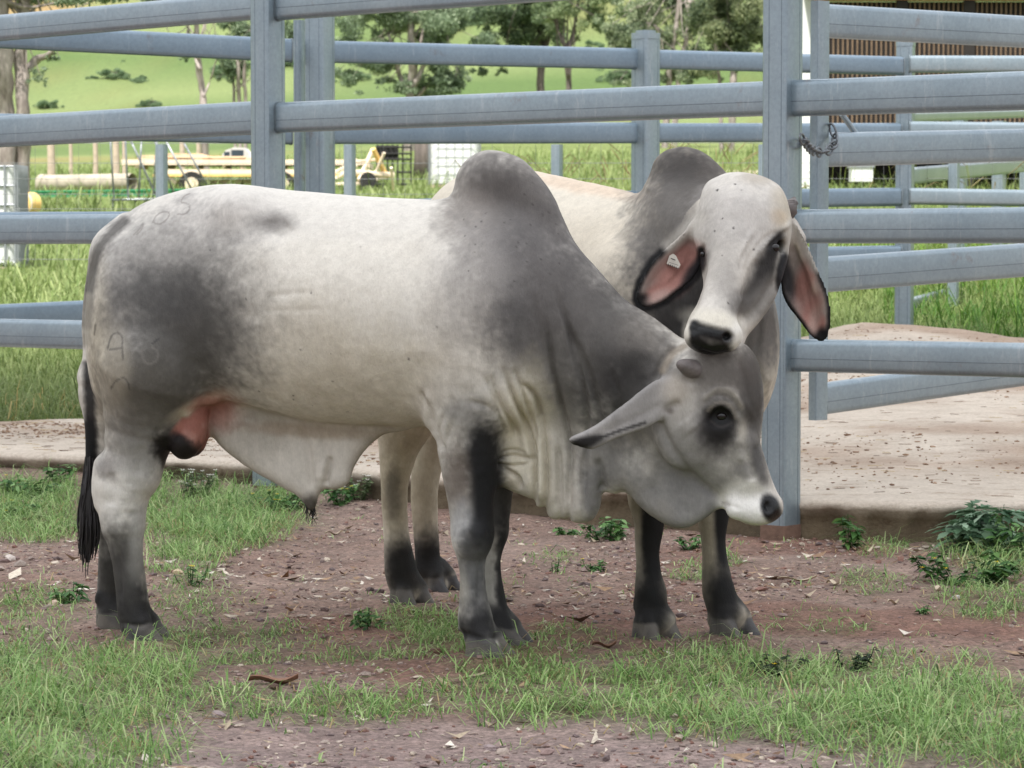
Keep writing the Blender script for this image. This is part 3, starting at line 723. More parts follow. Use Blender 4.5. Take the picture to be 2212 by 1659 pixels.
    hb = MB(); hb.tube(catmull([W(1506, 803, Yh + .03), W(1495, 797, Yh + .004), W(1480, 791, Yh - .016), W(1467, 786, Yh - .026), W(1462, 784, Yh - .028)], 4), np.interp(np.linspace(0, 4, 17), [0, 1, 2, 3, 4], [.026, .0265, .021, .012, .004]), 14)
    hb.build('horn_bud', M_HORN, root, True)
    # tail switch: loose strands
    rs = random.Random(6); sw = MB()
    for k in range(150):
        a = rs.uniform(0, 6.28); rr = math.sqrt(rs.random())
        x0 = 195 + 12 * rr * math.cos(a); dy = .012 * rr * math.sin(a); y0 = 985 + rs.uniform(0, 130); L = rs.uniform(60, 150); yb = min(y0 + L, 1200 + rs.uniform(0, 70) * (1 if rr < .7 else .3))
        sd = rs.uniform(-1, 1); pts = []; rad = []
        for i in range(7):
            t = i / 6; y = y0 + (yb - y0) * t
            cx_ = np.interp(y, [985, 1060, 1100, 1147, 1190, 1230, 1270], [196, 193, 190, 191, 188, 186, 186]); wd = np.interp(y, [985, 1060, 1130, 1170, 1210, 1270], [10, 17, 22, 22, 16, 9])
            off = (x0 - 195) / 11
            pts.append(W(cx_ + off * wd + sd * 6 * math.sin(3.2 * t + a) * t, y, 8.66 + dy * 1.6 + .004 * math.sin(5 * t + k))); rad.append(.0030 * (1 - .8 * t) + .0006)
        sw.tube(pts, rad, 4, False)
    for k in range(3):
        sw.tube([W(195, 985, 8.66), W(192 + k * 2, 1060, 8.66), W(188 + k * 3, 1130, 8.665), W(190 + k * 2, 1180, 8.665), W(188 + k, 1215, 8.665)], [.012, .019, .020, .014, .004], 9)
    sw.build('tail_switch', M_HAIR, root, True)
    tuft = MB()
    for k in range(26):
        x = 670 + rs.uniform(-9, 9); y = 1088 + rs.uniform(-6, 8); Yt = Y1(670) + rs.uniform(-.012, .012)
        tuft.tube([W(x, y, Yt), W(x + rs.uniform(-5, 5), y + 16, Yt), W(x + rs.uniform(-12, 12), y + rs.uniform(24, 44), Yt)], [.0016, .0012, .0004], 4, False)
    tuft.build('hair_tuft', M_HAIR, root, True)
    return root

# ---- bull behind, three-quarter view, chin resting on the other's poll
def build_rear_bull():
    o = np.array([-.284, 9.475, 0]); u = np.array([.651, -.759, 0]); v_ = np.array([.759, .651, 0])
    prims = []; A = prims.append
    A(p_loft(o, u, [(.0, 1.08, 1.0, .01), (.03, 1.2, .85, .09), (.09, 1.285, .7, .15), (.2, 1.345, .62, .20), (.36, 1.366, .6, .235), (.55, 1.352, .56, .27), (.8, 1.312, .52, .285), (1.0, 1.28, .52, .262),
                    (1.15, 1.26, .53, .235), (1.32, 1.2, .55, .19), (1.45, 1.1, .62, .13), (1.54, .95, .75, .03)], .05, roof=.34, low=.15))
    hump = p_inflate([(1378, 440), (1392, 410), (1404, 376), (1414, 345), (1440, 325), (1475, 317), (1510, 324), (1540, 345), (1566, 380), (1596, 440), (1620, 540), (1500, 640), (1400, 580), (1366, 490)], (1380, 8.66, 1620, 8.5), .10, .10, .05)
    A(hump)
    def at(s, d, z): p = o + u * s + v_ * d; return [p[0], p[1], z]
    for d in (-.15, .15):
        A(p_ell(*at(1.14, d, .85), (.17, .15, .30), .08, P=False)); A(p_ell(*at(.16, d * .8, .9), (.15, .12, .28), .08, P=False))
    # neck and brisket
    A(p_chain([(1490, 500, 8.56, 130), (1545, 510, 8.42, 108), (1600, 500, 8.3, 85)], .06))
    A(p_chain([(1585, 560, 8.33, 84), (1568, 680, 8.37, 88), (1545, 800, 8.42, 84), (1500, 930, 8.46, 60)], .06))
    A(p_chain([(1440, 620, 8.52, 110), (1420, 780, 8.5, 100), (1440, 920, 8.5, 80)], .07))
    # front legs
    a = 8.506
    A(p_chain([(1420, 860, a, 84), (1408, 960, a, 60), (1398, 1060, a, 45), (1401, 1110, a, 36), (1402, 1142, a, 31), (1398, 1190, a, 26), (1400, 1235, a, 27), (1405, 1280, a, 35), (1407, 1312, a, 36), (1415, 1342, a, 40)], .03))
    b = 8.575
    A(p_chain([(1520, 860, b, 80), (1538, 970, b, 56), (1542, 1060, b, 42), (1541, 1100, b, 36), (1540, 1135, b, 31), (1541, 1172, b, 26), (1545, 1222, b, 28), (1551, 1272, b, 35), (1562, 1308, b, 37), (1574, 1332, b, 39)], .03))
    A(p_chain([(1388, 1352, a, 18), (1430, 1344, a - .03, 20), (1446, 1336, a - .02, 14)], .02)); A(p_chain([(1545, 1342, b, 18), (1585, 1328, b - .03, 20), (1600, 1326, b - .02, 14)], .02))
    # hind legs
    c = 9.31
    A(p_chain([(890, 800, c, 110), (875, 900, c, 68), (862, 960, c, 46), (853, 1030, c, 32), (852, 1080, c, 28), (856, 1150, c, 27.5), (862, 1205, c, 33), (868, 1243, c, 36), (880, 1272, c, 35)], .03))
    d = 9.64
    A(p_chain([(965, 800, d, 100), (945, 890, d, 58), (930, 960, d, 38), (918, 1040, d, 31), (917, 1100, d, 29), (921, 1160, d, 27), (924, 1205, d, 27), (931, 1240, d, 33), (942, 1264, d, 32)], .03))
    hooves = hoof(1407, 1372, a, .45, -.7, 1.0) + hoof(1572, 1363, b, .55, -.7, 1.0) + hoof(878, 1300, c, .6, -.7, .95) + hoof(942, 1276, d, .65, -.6, .95)
    prims += hooves
    # head, seen from the front, tilted down
    hd = p_inflate([(1527, 400), (1556, 379), (1594, 369), (1647, 376), (1686, 396), (1703, 422), (1710, 450), (1712, 480), (1704, 520), (1697, 565), (1684, 620), (1666, 655), (1640, 690), (1612, 722),
                    (1600, 745), (1575, 764), (1552, 767), (1519, 763), (1494, 748), (1480, 730), (1477, 709), (1488, 680), (1504, 655), (1518, 616), (1514, 576), (1513, 535), (1509, 490), (1512, 458)],
                   8.13, [(370, .11), (450, .135), (540, .125), (620, .09), (700, .07), (770, .055)], .10, .03, slope_z=.44)
    A(hd)
    hs = [hd, p_ell(1600, 440, 8.17, (.085, .07, .075), .05), p_chain([(1598, 470, 8.12, 60), (1580, 570, 8.035, 48), (1558, 650, 7.97, 42), (1542, 690, 7.925, 42)], .035),      # skull, face ridge
          p_chain([(1645, 500, 8.20, 50), (1650, 560, 8.19, 44), (1630, 630, 8.15, 36)], .04), p_ell(1672, 500, 8.14, (.035, .05, .035), .035), p_ell(1526, 510, 8.16, (.03, .05, .04), .035)]   # cheek, brows
    prims += hs[1:]
    muz = p_ell(1541, 723, 7.92, (.079, .062, .056), .025); A(muz)
    A(p_ell(1498, 712, 7.865, (.012, .02, .010), .008, op='sub')); A(p_ell(1572, 728, 7.865, (.013, .02, .010), .008, op='sub'))
    A(p_ell(1672, 533, 8.10, (.026, .024, .02), .02, op='sub'))
    earl = p_inflate([(1516, 466), (1480, 498), (1442, 532), (1407, 567), (1384, 604), (1374, 636), (1379, 656), (1394, 664), (1430, 654), (1476, 622), (1501, 598), (1513, 574), (1520, 520)], (1374, 8.10, 1516, 8.2), .010, .016, .02, bowl=.030)
    earr = p_inflate([(1706, 472), (1722, 486), (1743, 522), (1767, 580), (1786, 628), (1794, 668), (1793, 710), (1787, 732), (1775, 739), (1755, 729), (1735, 705), (1701, 660), (1686, 626), (1684, 590), (1692, 550), (1700, 500)], (1690, 8.24, 1790, 8.13), .010, .016, .02, bowl=.032)
    A(earl); A(earr)
    A(p_chain([(1524, 488, 8.22, 24), (1502, 500, 8.2, 18)], .02)); A(p_chain([(1700, 490, 8.26, 26), (1722, 515, 8.24, 20)], .02))
    v, q = skin(prims, .0055, floor=.0)
    nr = normals(v, q)
    hn = (7.7, 8.4)
    st = [([(1706, 480), (1690, 500), (1660, 525), (1640, 548)], 5, -.006, *hn), ([(1700, 495), (1680, 512), (1650, 540)], 4, .006, *hn), ([(1685, 500), (1655, 515), (1620, 555), (1608, 600)], 6, .005, *hn), ([(1640, 500), (1605, 560), (1600, 590)], 6, .004, *hn),
          ([(1625, 500), (1598, 552)], 5, -.003, *hn), ([(1640, 560), (1620, 600), (1606, 650)], 12, .008, *hn), ([(1522, 528), (1516, 548), (1520, 570)], 4, .006, *hn), ([(1496, 700), (1512, 705), (1540, 710), (1574, 717)], 3, .003, 7.7, 8.1),
          ([(1510, 756), (1545, 766), (1580, 762)], 4, .005, 7.7, 8.1), ([(1600, 700), (1640, 660), (1680, 600)], 12, .008, *hn), ([(1400, 560), (1410, 640), (1420, 700)], 7, .003, 8.0, 9), ([(1472, 620), (1476, 700)], 5, .005, 8.2, 9), ([(1488, 620), (1492, 690)], 5, .006, 8.2, 9), ([(1456, 640), (1462, 720)], 5, .004, 8.2, 9),
          ([(1345, 500), (1338, 600)], 16, .006, 8.2, 9.3), ([(1398, 405), (1376, 440), (1345, 470)], 14, .008, 8.2, 9.3), ([(1600, 640), (1640, 700), (1630, 760)], 8, .005, 8.2, 9),
          ([(1720, 520), (1745, 580), (1765, 640)], 7, -.005, *hn), ([(1736, 600), (1752, 680)], 5, .003, *hn), ([(1480, 560), (1430, 620)], 6, -.004, *hn)]
    v = crease(v, nr, st); nr = normals(v, q)
    v = v + nr * ((fbm(v * 7, 3, 15) - .5) * .006 + (fbm(v * 26, 3, 18) - .5) * .0035)[:, None]
    v[:, 2] = np.maximum(v[:, 2], 0)
    P = Paint(v, (208, 198, 180), 7); Bp = P.blob
    Bp(1200, 420, 180, 60, (214, 206, 190), .7); Bp(1250, 400, 140, 16, (206, 180, 154), .6, 10)
    far = (8.33, 10.2)
    Bp(1490, 400, 110, 110, (112, 105, 99), .96, Y=far); Bp(1470, 360, 50, 46, (94, 89, 85), .7, Y=far); Bp(1450, 540, 90, 120, (138, 133, 127), .9, Y=(8.0, 9.4)); Bp(1470, 660, 110, 110, (104, 100, 97), .95, Y=(8.0, 9.4)); Bp(1500, 780, 120, 140, (100, 97, 94), .9, Y=(8.0, 9.4))
    Bp(1640, 700, 60, 110, (140, 136, 131), .95, Y=(8.0, 9.4))
    # legs
    Fz = (8.3, 8.9)
    Bp(1400, 1000, 60, 120, (176, 170, 154), .7, Y=Fz); Bp(1545, 1000, 60, 120, (176, 170, 154), .7, Y=Fz)
    Bp(1414, 1150, 33, 130, (38, 37, 40), .97, soft=.35, Y=Fz, rag=.4); Bp(1372, 1180, 12, 110, (166, 160, 142), .8, Y=Fz, rag=.4); Bp(1406, 1310, 50, 76, (38, 36, 38), .97, Y=Fz, rag=.4)
    Bp(1565, 1120, 26, 120, (38, 37, 40), .97, soft=.35, Y=Fz, rag=.4); Bp(1525, 1190, 18, 110, (170, 163, 144), .85, Y=Fz, rag=.4); Bp(1566, 1290, 46, 76, (38, 36, 38), .97, Y=Fz, rag=.4); Bp(1572, 1312, 22, 8, (84, 78, 72), .5, Y=Fz)
    Rz = (8.95, 10.2)
    Bp(858, 1030, 60, 120, (186, 176, 150), .8, Y=Rz); Bp(850, 1060, 18, 60, (120, 114, 100), .7, Y=Rz); Bp(925, 1040, 40, 110, (178, 168, 144), .7, Y=Rz); Bp(876, 1225, 52, 66, (50, 46, 44), .96, Y=Rz, rag=.6); Bp(934, 1215, 40, 66, (50, 46, 44), .96, Y=Rz, rag=.6)
    Bp(893, 1252, 22, 14, (84, 72, 58), .6, Y=Rz); Bp(930, 1243, 20, 12, (96, 82, 64), .6, Y=Rz)
    # head
    Hz = (7.6, 8.42)
    dmin = np.min([h_.fn(v.astype(np.float32)) for h_ in hs + [muz]], 0) + P.n2 * .01; P.lay(np.clip((.034 - dmin) / .02, 0, 1), (200, 194, 184)); Bp(1640, 382, 40, 16, (168, 154, 134), .5, Y=Hz); Bp(1690, 450, 24, 50, (188, 176, 152), .6, Y=Hz); Bp(1682, 468, 18, 16, (190, 162, 126), .45, Y=Hz, rag=.7); Bp(1590, 470, 80, 70, (188, 183, 177), .7, Y=Hz); Bp(1560, 560, 40, 70, (176, 170, 162), .5, Y=Hz)
    Bp(1675, 530, 15, 34, (44, 40, 41), .97, 28, soft=.45, Y=Hz, rag=.3); Bp(1654, 580, 25, 60, (72, 68, 67), .95, 22, Y=Hz, rag=.5); Bp(1622, 640, 22, 46, (98, 94, 92), .8, 30, Y=Hz, rag=.6); Bp(1688, 560, 9, 50, (186, 180, 168), .7, 10, Y=Hz, rag=.3)
    Bp(1570, 620, 26, 60, (168, 163, 156), .5, Y=Hz); Bp(1590, 660, 16, 30, (128, 124, 120), .5, Y=Hz); Bp(1650, 650, 26, 50, (150, 146, 140), .8, 30, Y=Hz); Bp(1518, 560, 7, 26, (112, 94, 76), .7, Y=Hz, rag=.3)
    Bp(1540, 690, 60, 20, (224, 218, 202), .9, 10, Y=Hz, rag=.4); Bp(1592, 730, 16, 36, (222, 218, 208), .9, 10, Y=Hz, rag=.3); Bp(1486, 720, 12, 24, (220, 214, 200), .9, Y=Hz, rag=.3)
    P.line([(1500, 700), (1500, 730)], 9, (24, 21, 24), .97, Y=(7.6, 8.15), rough=.3, rag=.15); P.line([(1508, 712), (1540, 721), (1568, 727)], 16, (24, 21, 25), .97, Y=(7.6, 8.15), rough=.28, rag=.12)
    P.line([(1506, 742), (1532, 757), (1562, 755)], 19, (30, 27, 30), .97, Y=(7.6, 8.15), rough=.3, rag=.15)
    Bp(1497, 708, 7, 6, (10, 9, 10), .9, Y=Hz, rag=.1); Bp(1571, 727, 8, 6, (10, 9, 10), .9, Y=Hz, rag=.1)
    # ears: dark rims, pink lining
    for er, rim, pink, back in ((earl, [(1442, 532), (1407, 567), (1384, 604), (1374, 636), (1379, 656), (1394, 664), (1430, 654), (1476, 622), (1501, 598), (1512, 574), (1514, 540)], [(1482, 556, 34, 30), (1450, 600, 42, 34), (1418, 632, 26, 16)], [(1512, 470), (1480, 500), (1446, 530)]),
                                (earr, [(1760, 566), (1767, 582), (1786, 628), (1794, 668), (1793, 710), (1787, 732), (1775, 739), (1755, 729), (1735, 705), (1701, 660), (1686, 626), (1684, 590), (1694, 556)], [(1738, 610, 20, 50), (1752, 670, 22, 44), (1772, 700, 12, 20)], [(1718, 486), (1742, 524), (1764, 574)])):
        P.prim(er, (176, 162, 154), .9, .003, .012)
        for (x, y, rx, ry) in pink: Bp(x, y, rx, ry, (196, 140, 128), .9, -35 if er is earl else 15, Y=Hz, rag=.35)
        P.line(rim, 8, (42, 40, 44), .97, Y=Hz, rag=.25)
        P.line(back, 15, (188, 182, 172), .95, Y=Hz, rag=.2)
    Bp(1388, 650, 18, 16, (38, 36, 38), .95, Y=Hz, rag=.3); Bp(1500, 585, 14, 40, (56, 54, 60), .9, 35, Y=Hz, rag=.3); Bp(1776, 725, 18, 18, (36, 34, 36), .95, Y=Hz, rag=.2); Bp(1700, 600, 14, 50, (66, 68, 76), .85, -10, Y=Hz, rag=.3)
    Bp(1420, 640, 26, 12, (196, 168, 158), .7, -30, Y=Hz, rag=.3); Bp(1760, 690, 12, 30, (200, 170, 158), .7, 10, Y=Hz, rag=.3)
    hoof_paint(P, hooves)
    rs = np.random.RandomState(2)
    for _ in range(18): P.blob(rs.uniform(1500, 1700), rs.uniform(390, 700), rs.uniform(1, 2.5), rs.uniform(1, 2.5), (60, 56, 54), .8, soft=.3, Y=Hz, rag=.1)
    org = o + u * .6; org[2] = 0
    root = finish_bull('bull', 'pale faced bull facing forward, chin on the other bull, tag in its ear', None, v, q, P, org)
    eyeball(root, v, 1671, 535, 13, .9); eyeball(root, v, 1519, 549, 7, 1.0)
    Yh = surf(v, 1700, 445, 10)
    hb = MB(); hb.tube([W(1694, 460, 8.25), W(1707, 447, 8.25), W(1714, 436, 8.255), W(1716, 426, 8.26)], [.030, .026, .015, .004], 12); hb.build('horn_bud', M_HORN, root, True)
    # ear tag: small trapezoid plate with raised digits
    Yt = surf(v, 1454, 566, 12, (7.7, 8.4)) - .006
    b_ = MB(); cs = [(1440, 570), (1446, 552), (1454, 548), (1460, 552), (1470, 572), (1466, 580)]
    f0 = [W(x, y, Yt) for x, y in cs]; f1 = [W(x, y, Yt + .004) for x, y in cs]; n = len(cs)
    b_.add(f0 + f1, [tuple(range(n)), tuple(range(2 * n - 1, n - 1, -1))] + [(i, n + i, n + (i + 1) % n, (i + 1) % n) for i in range(n)])
    tg = b_.build('ear_tag', simple_mat('tag_plastic', (206, 200, 188), .5, var=.12, scale=90), root)
    tx = MB()
    for i in range(6):
        x, y = 1443.5 + i * 4.2, 569.5 + i * 1.6
        tx.bar(W(x, y, Yt - .0008), W(x + 1.2, y + 4.5 - (i % 2), Yt - .0008), .0018, .0008, up=(0, 1, 0))
    tx.bar(W(1444, 566, Yt - .0008), W(1465, 573, Yt - .0008), .0008, .0008, up=(0, 1, 0)); tx.bar(W(1449, 558, Yt - .0008), W(1459, 562, Yt - .0008), .0025, .0008, up=(0, 1, 0))
    tx.build('tag_print', simple_mat('tag_ink', (60, 58, 58), .6), tg, org=org)
    return root
# ---------------------------------------------------------------- terrain
PATCH = [(120, 1570, 270, 160, 1, .085), (60, 1445, 200, 60, .85, .06), (300, 1452, 130, 66, .9, .085), (620, 1388, 340, 46, .85, .036), (900, 1360, 190, 48, .9, .042), (1160, 1385, 190, 42, .75, .04), (690, 1522, 330, 36, .85, .048), (520, 1506, 150, 30, .6, .045),
         (1250, 1482, 340, 74, 1, .055), (1600, 1500, 400, 100, 1, .062), (2010, 1560, 340, 115, 1, .07), (1450, 1422, 260, 40, .75, .042), (1900, 1440, 260, 48, .85, .05), (2180, 1600, 160, 90, 1, .08), (60, 1320, 130, 60, .7, .042), (70, 1110, 120, 62, .9, .085), (400, 1300, 140, 50, .45, .034), (400, 1235, 90, 30, .5, .04),
         (480, 1130, 160, 62, 1, .105), (420, 1185, 100, 34, .8, .06), (350, 1095, 60, 66, .9, .10), (620, 1100, 70, 40, .9, .07), (1500, 1235, 54, 20, .75, .05), (1560, 1215, 30, 24, .7, .06), (1880, 1262, 80, 36, .5, .04), (2120, 1290, 110, 60, .75, .05), (1770, 1342, 120, 34, .4, .03), (2160, 1190, 120, 60, .8, .08), (1080, 1270, 60, 30, .3, .03), (1200, 1200, 40, 16, .4, .04), (1900, 1180, 50, 24, .6, .07)]
def gmask(px, py):
    m = np.zeros(len(px)); h = np.full(len(px), .03)
    for (cx_, cy_, rx, ry, dn, ht) in PATCH:
        d = np.sqrt(((px - cx_) / rx) ** 2 + ((py - cy_) / ry) ** 2); a = dn * np.clip((1.15 - d) / .55, 0, 1)
        up = a > m; h = np.where(up, ht, h); m = np.maximum(m, a)
    return m, h
def sst(x, a, b):
    t = np.clip((np.asarray(x, float) - a) / (b - a), 0, 1); return t * t * (3 - 2 * t)
def land(x, y):
    x = np.asarray(x, float); y = np.asarray(y, float)
    s = .045 + .03 * sst(x, -1, 2.5) * (1 - sst(y, 22, 40))
    z = s * np.maximum(y - 12, 0) * sst(y, 11, 14)
    z = z + .16 * np.maximum(y - 120, 0) * sst(y, 110, 190)
    p = np.stack([x / 60, y / 60, 0 * x + 3.3], -1).reshape(-1, 3)
    z = z + ((fbm(p, 3, 21).reshape(x.shape) - .5) * 26) * sst(y, 130, 260)
    z = z + .4 * np.sin(x / 9 + 1) * sst(y, 40, 90)
    return z
FRONT = np.array([(-9, 17.2), (-2.38, 13.86), (-1.07, 13.22), (.2, 12.1), (1.04, 11.42), (1.5, 11.28), (1.95, 11.26), (9, 11.1)])
BACK = np.array([(-9, 18.6), (-2.68, 15.6), (-.5, 16.2), (1.3, 17.1), (1.75, 17.4), (2.1, 17.9), (2.6, 17.6), (3.2, 17.0), (9, 16.0)])
fr = lambda x: np.interp(x, FRONT[:, 0], FRONT[:, 1]); bk = lambda x: np.interp(x, BACK[:, 0], BACK[:, 1])
def axis(lo, d0, d1, hi, step, g=1.12):
    a = list(np.arange(d0, d1, step)); s = step
    while a[-1] < hi: s *= g; a.append(a[-1] + s)
    s = step; b = [d0]
    while b[-1] > lo: s *= g; b.append(b[-1] - s)
    return np.array(sorted(set(b[1:] + a)))
def grid_faces(nx, ny):
    i, j = np.meshgrid(np.arange(nx - 1), np.arange(ny - 1), indexing='ij'); a = (i * ny + j).ravel()
    return np.stack([a, a + ny, a + ny + 1, a + 1], 1)
def small(x, y):
    p = np.stack([x, y, 0 * x], -1).reshape(-1, 3)
    near = 1 - sst(y, 13, 17)
    hv = ((1037, 8.13), (1075, 8.12), (1082, 8.37), (1112, 8.35), (300, 8.46), (330, 8.45), (240, 8.71), (270, 8.70), (1407, 8.506), (1425, 8.46), (1572, 8.575), (1592, 8.53), (878, 9.31), (897, 9.26), (942, 9.64), (960, 9.6))
    z = (((fbm(p * 1.3, 3, 31) - .5) * .05 + (fbm(p * 9, 4, 33) - .5) * .022).reshape(x.shape) - .004) * near
    for a, b in hv:
        w_ = np.exp(-(((x - (a - CX) / FPX * b) / .11) ** 2 + ((y - b) / .13) ** 2) ** 2); z = z * (1 - w_) + .011 * w_        # trodden level round each hoof
    return z
GX = axis(-900, -2.9, 2.9, 900, .022, 1.1); GY = axis(-60, 6.0, 12.6, 1200, .022, 1.035)
XX, YY = np.meshgrid(GX, GY, indexing='ij')
def sunk(x, y, z):
    m = (y > fr(x) + .06) & (y < bk(x) - .06); return np.where(m, z - .18, z)
ZZ = sunk(XX, YY, land(XX, YY)) + small(XX, YY)
def ground_mat():
    m, nt, bs = mat_new('ground_soil')
    at = N(nt, 'ShaderNodeVertexColor'); at.layer_name = 'soil'
    tc = N(nt, 'ShaderNodeTexCoord'); ob = tc.outputs['Object']
    v1 = N(nt, 'ShaderNodeTexVoronoi'); v1.inputs['Scale'].default_value = 62; nt.links.new(ob, v1.inputs['Vector'])
    v2 = N(nt, 'ShaderNodeTexVoronoi'); v2.inputs['Scale'].default_value = 140; nt.links.new(ob, v2.inputs['Vector'])
    n1 = noise_node(nt, 5.5, 6, .7, ob); n2 = noise_node(nt, 70, 5, .7, ob)
    r1 = ramp(nt, v1.outputs['Color'], [(0, (.45, .45, .45, 1)), (.5, (.95, .92, .92, 1)), (1, (1.55, 1.5, 1.55, 1))])
    r2 = ramp(nt, n2.outputs['Fac'], [(.25, (.55, .55, .55, 1)), (.75, (1.4, 1.38, 1.36, 1))])
    r3 = ramp(nt, n1.outputs['Fac'], [(.3, (.72, .72, .74, 1)), (.7, (1.25, 1.22, 1.2, 1))])
    def mul(a, b, f=1.0):
        x = N(nt, 'ShaderNodeMix'); x.data_type = 'RGBA'; x.blend_type = 'MULTIPLY'; x.inputs[0].default_value = f
        nt.links.new(a, x.inputs[6]); nt.links.new(b, x.inputs[7]); return x.outputs[2]
    c = mul(at.outputs['Color'], r1.outputs[0], .55); c = mul(c, r2.outputs[0], .9); c = mul(c, r3.outputs[0], .9)
    nt.links.new(c, bs.inputs['Base Color']); bs.inputs['Roughness'].default_value = .92; bs.inputs['Specular IOR Level'].default_value = .2
    b1 = N(nt, 'ShaderNodeBump'); b1.inputs['Strength'].default_value = .7; b1.inputs['Distance'].default_value = .012; nt.links.new(v1.outputs['Distance'], b1.inputs['Height']); b1.invert = True
    b2 = N(nt, 'ShaderNodeBump'); b2.inputs['Strength'].default_value = .5; b2.inputs['Distance'].default_value = .006; nt.links.new(v2.outputs['Distance'], b2.inputs['Height']); b2.invert = True; nt.links.new(b1.outputs[0], b2.inputs['Normal'])
    bump(nt, bs, n2.outputs['Fac'], .5, .01, b2)
    return m
def TURF(x, y):
    r = np.zeros(len(x)); m = (np.abs(x) < 3) & (y > 6) & (y < 13)
    a, b = proj(np.stack([x[m], y[m], 0 * x[m]], -1)); r[m] = gmask(a, b)[0] * np.clip(2.4 * (fbm(np.stack([x[m] * 5, y[m] * 3.2, 0 * x[m]], -1), 4, 77) - .25), 0, 1); return r
def soil_color(x, y):
    p = np.stack([x, y, 0 * x], -1); n = fbm(p * .9, 4, 41)[:, None]; n2 = fbm(p * 3.1, 4, 43)[:, None]
    dirt = lin((122, 100, 88)) * (1 - n2) + lin((154, 136, 124)) * n2
    red = sst(n, .52, .66); dirt = dirt * (1 - .6 * red) + .6 * red * lin((124, 90, 76))
    grey = sst(1 - y / 8.6, .05, .25)[:, None]; dirt = dirt * (1 - .5 * grey) + .5 * grey * lin((150, 138, 136))
    q = p * np.array([.06, .16, 1]); h = fbm(q, 5, 47)[:, None]; h2 = fbm(p * .25, 4, 48)[:, None]
    gr = lin((92, 108, 58)) * (1 - h2) + lin((118, 130, 78)) * h2
    h = sst(h, .3, .7); hill = lin((78, 100, 54)) * (1 - h) + lin((112, 126, 80)) * h
    band = np.abs(fbm(p * np.array([.03, .10, 1]) + 4, 4, 52) - .5)[:, None]; patch = np.clip(1 - band / .022, 0, 1); hill = hill * (1 - .5 * patch) + .5 * patch * lin((104, 98, 58))
    bare = sst(fbm(p * np.array([.03, .03, 1]) + 7, 4, 57), .66, .72)[:, None]; hill = hill * (1 - .7 * bare) + .7 * bare * lin((168, 120, 92))
    far = sst(y, 90, 130)[:, None]; mid = sst(y - bk(x), -.8, .5)[:, None]
    c = dirt * (1 - mid) + mid * gr; c = c * (1 - far) + far * hill
    tm = TURF(x, y)[:, None] * .75; c = c * (1 - tm) + tm * lin((92, 96, 62))
    road = (sst(y, 60, 61.5) * (1 - sst(y, 65, 67)) * sst(x, 2, 4))[:, None]
    return c * (1 - road) + road * lin((206, 196, 176))
gv = np.stack([XX, YY, ZZ], -1).reshape(-1, 3)
me = mesh_np('ground', gv, grid_faces(len(GX), len(GY))); set_col(me, 'soil', soil_color(gv[:, 0], gv[:, 1]))
gnd = link('ground', me, ground_mat()); tag(gnd, kind='structure')
def zat(x, y): 
    x = np.asarray(x, float); y = np.asarray(y, float)
    return sunk(x, y, land(x, y)) + small(x, y)

# ---- pale concrete slab under the yards: a raised apron with a worn front edge
def slab_top(x, y):
    f = fr(x); sl = .028 + .040 * sst(x, -.5, 2.0)
    p = np.stack([x, y, 0 * x], -1).reshape(-1, 3)
    z = .15 + sl * (y - f) + ((fbm(p * 1.6, 4, 61) - .5) * .05).reshape(x.shape) * sst(y - f, .15, .8)
    z = z + .05 * np.exp(-((x - 2.15) / .75) ** 2) * sst(y, 16.2, 17.7)                # heaped spoil at the back
    return z
su = np.concatenate([np.arange(-9, -3, .25), np.arange(-3, 3.2, .016), np.arange(3.2, 9, .3)]); sv = np.concatenate([[0, .002, .006, .012, .02, .03], np.linspace(.045, .985, 70), [.993, 1.0]])
SX = np.repeat(su[:, None], len(sv), 1); f_, b_ = fr(SX), bk(SX)
wob = ((fbm(np.stack([su * 2.2, 0 * su, 0 * su], -1), 4, 66) - .5) * .10)[:, None]
SY = f_ + wob * (1 - sv[None]) + sv[None] * (b_ - f_); SZ = slab_top(SX, SY)
edge = np.minimum(sv * (b_ - f_), (1 - sv) * (b_ - f_)); SZ = SZ - .018 * np.clip(1 - edge / .03, 0, 1) ** 2
nS = len(sv)
top = np.stack([SX, SY, SZ], -1)
rows = [top]
lowf = top[:, :1].copy(); chip = (fbm(np.stack([su * 9, 0 * su, 0 * su + 2], -1), 4, 67) - .5) * .11
mid1 = lowf.copy(); mid1[:, 0, 2] -= .022 - np.abs(chip) * .3; mid1[:, 0, 1] += .004 + chip * .35
mid2 = lowf.copy(); mid2[:, 0, 2] -= .05; mid2[:, 0, 1] += .035 + chip
mid3 = lowf.copy(); mid3[:, 0, 2] -= .10; mid3[:, 0, 1] += .03 + chip * .8
bot = lowf.copy(); bot[:, 0, 2] = -.12; bot[:, 0, 1] += .02 + chip
bb = top[:, -1:].copy(); bb[:, 0, 2] -= .3
allv = np.concatenate([bot, mid3, mid2, mid1, top, bb], 1)
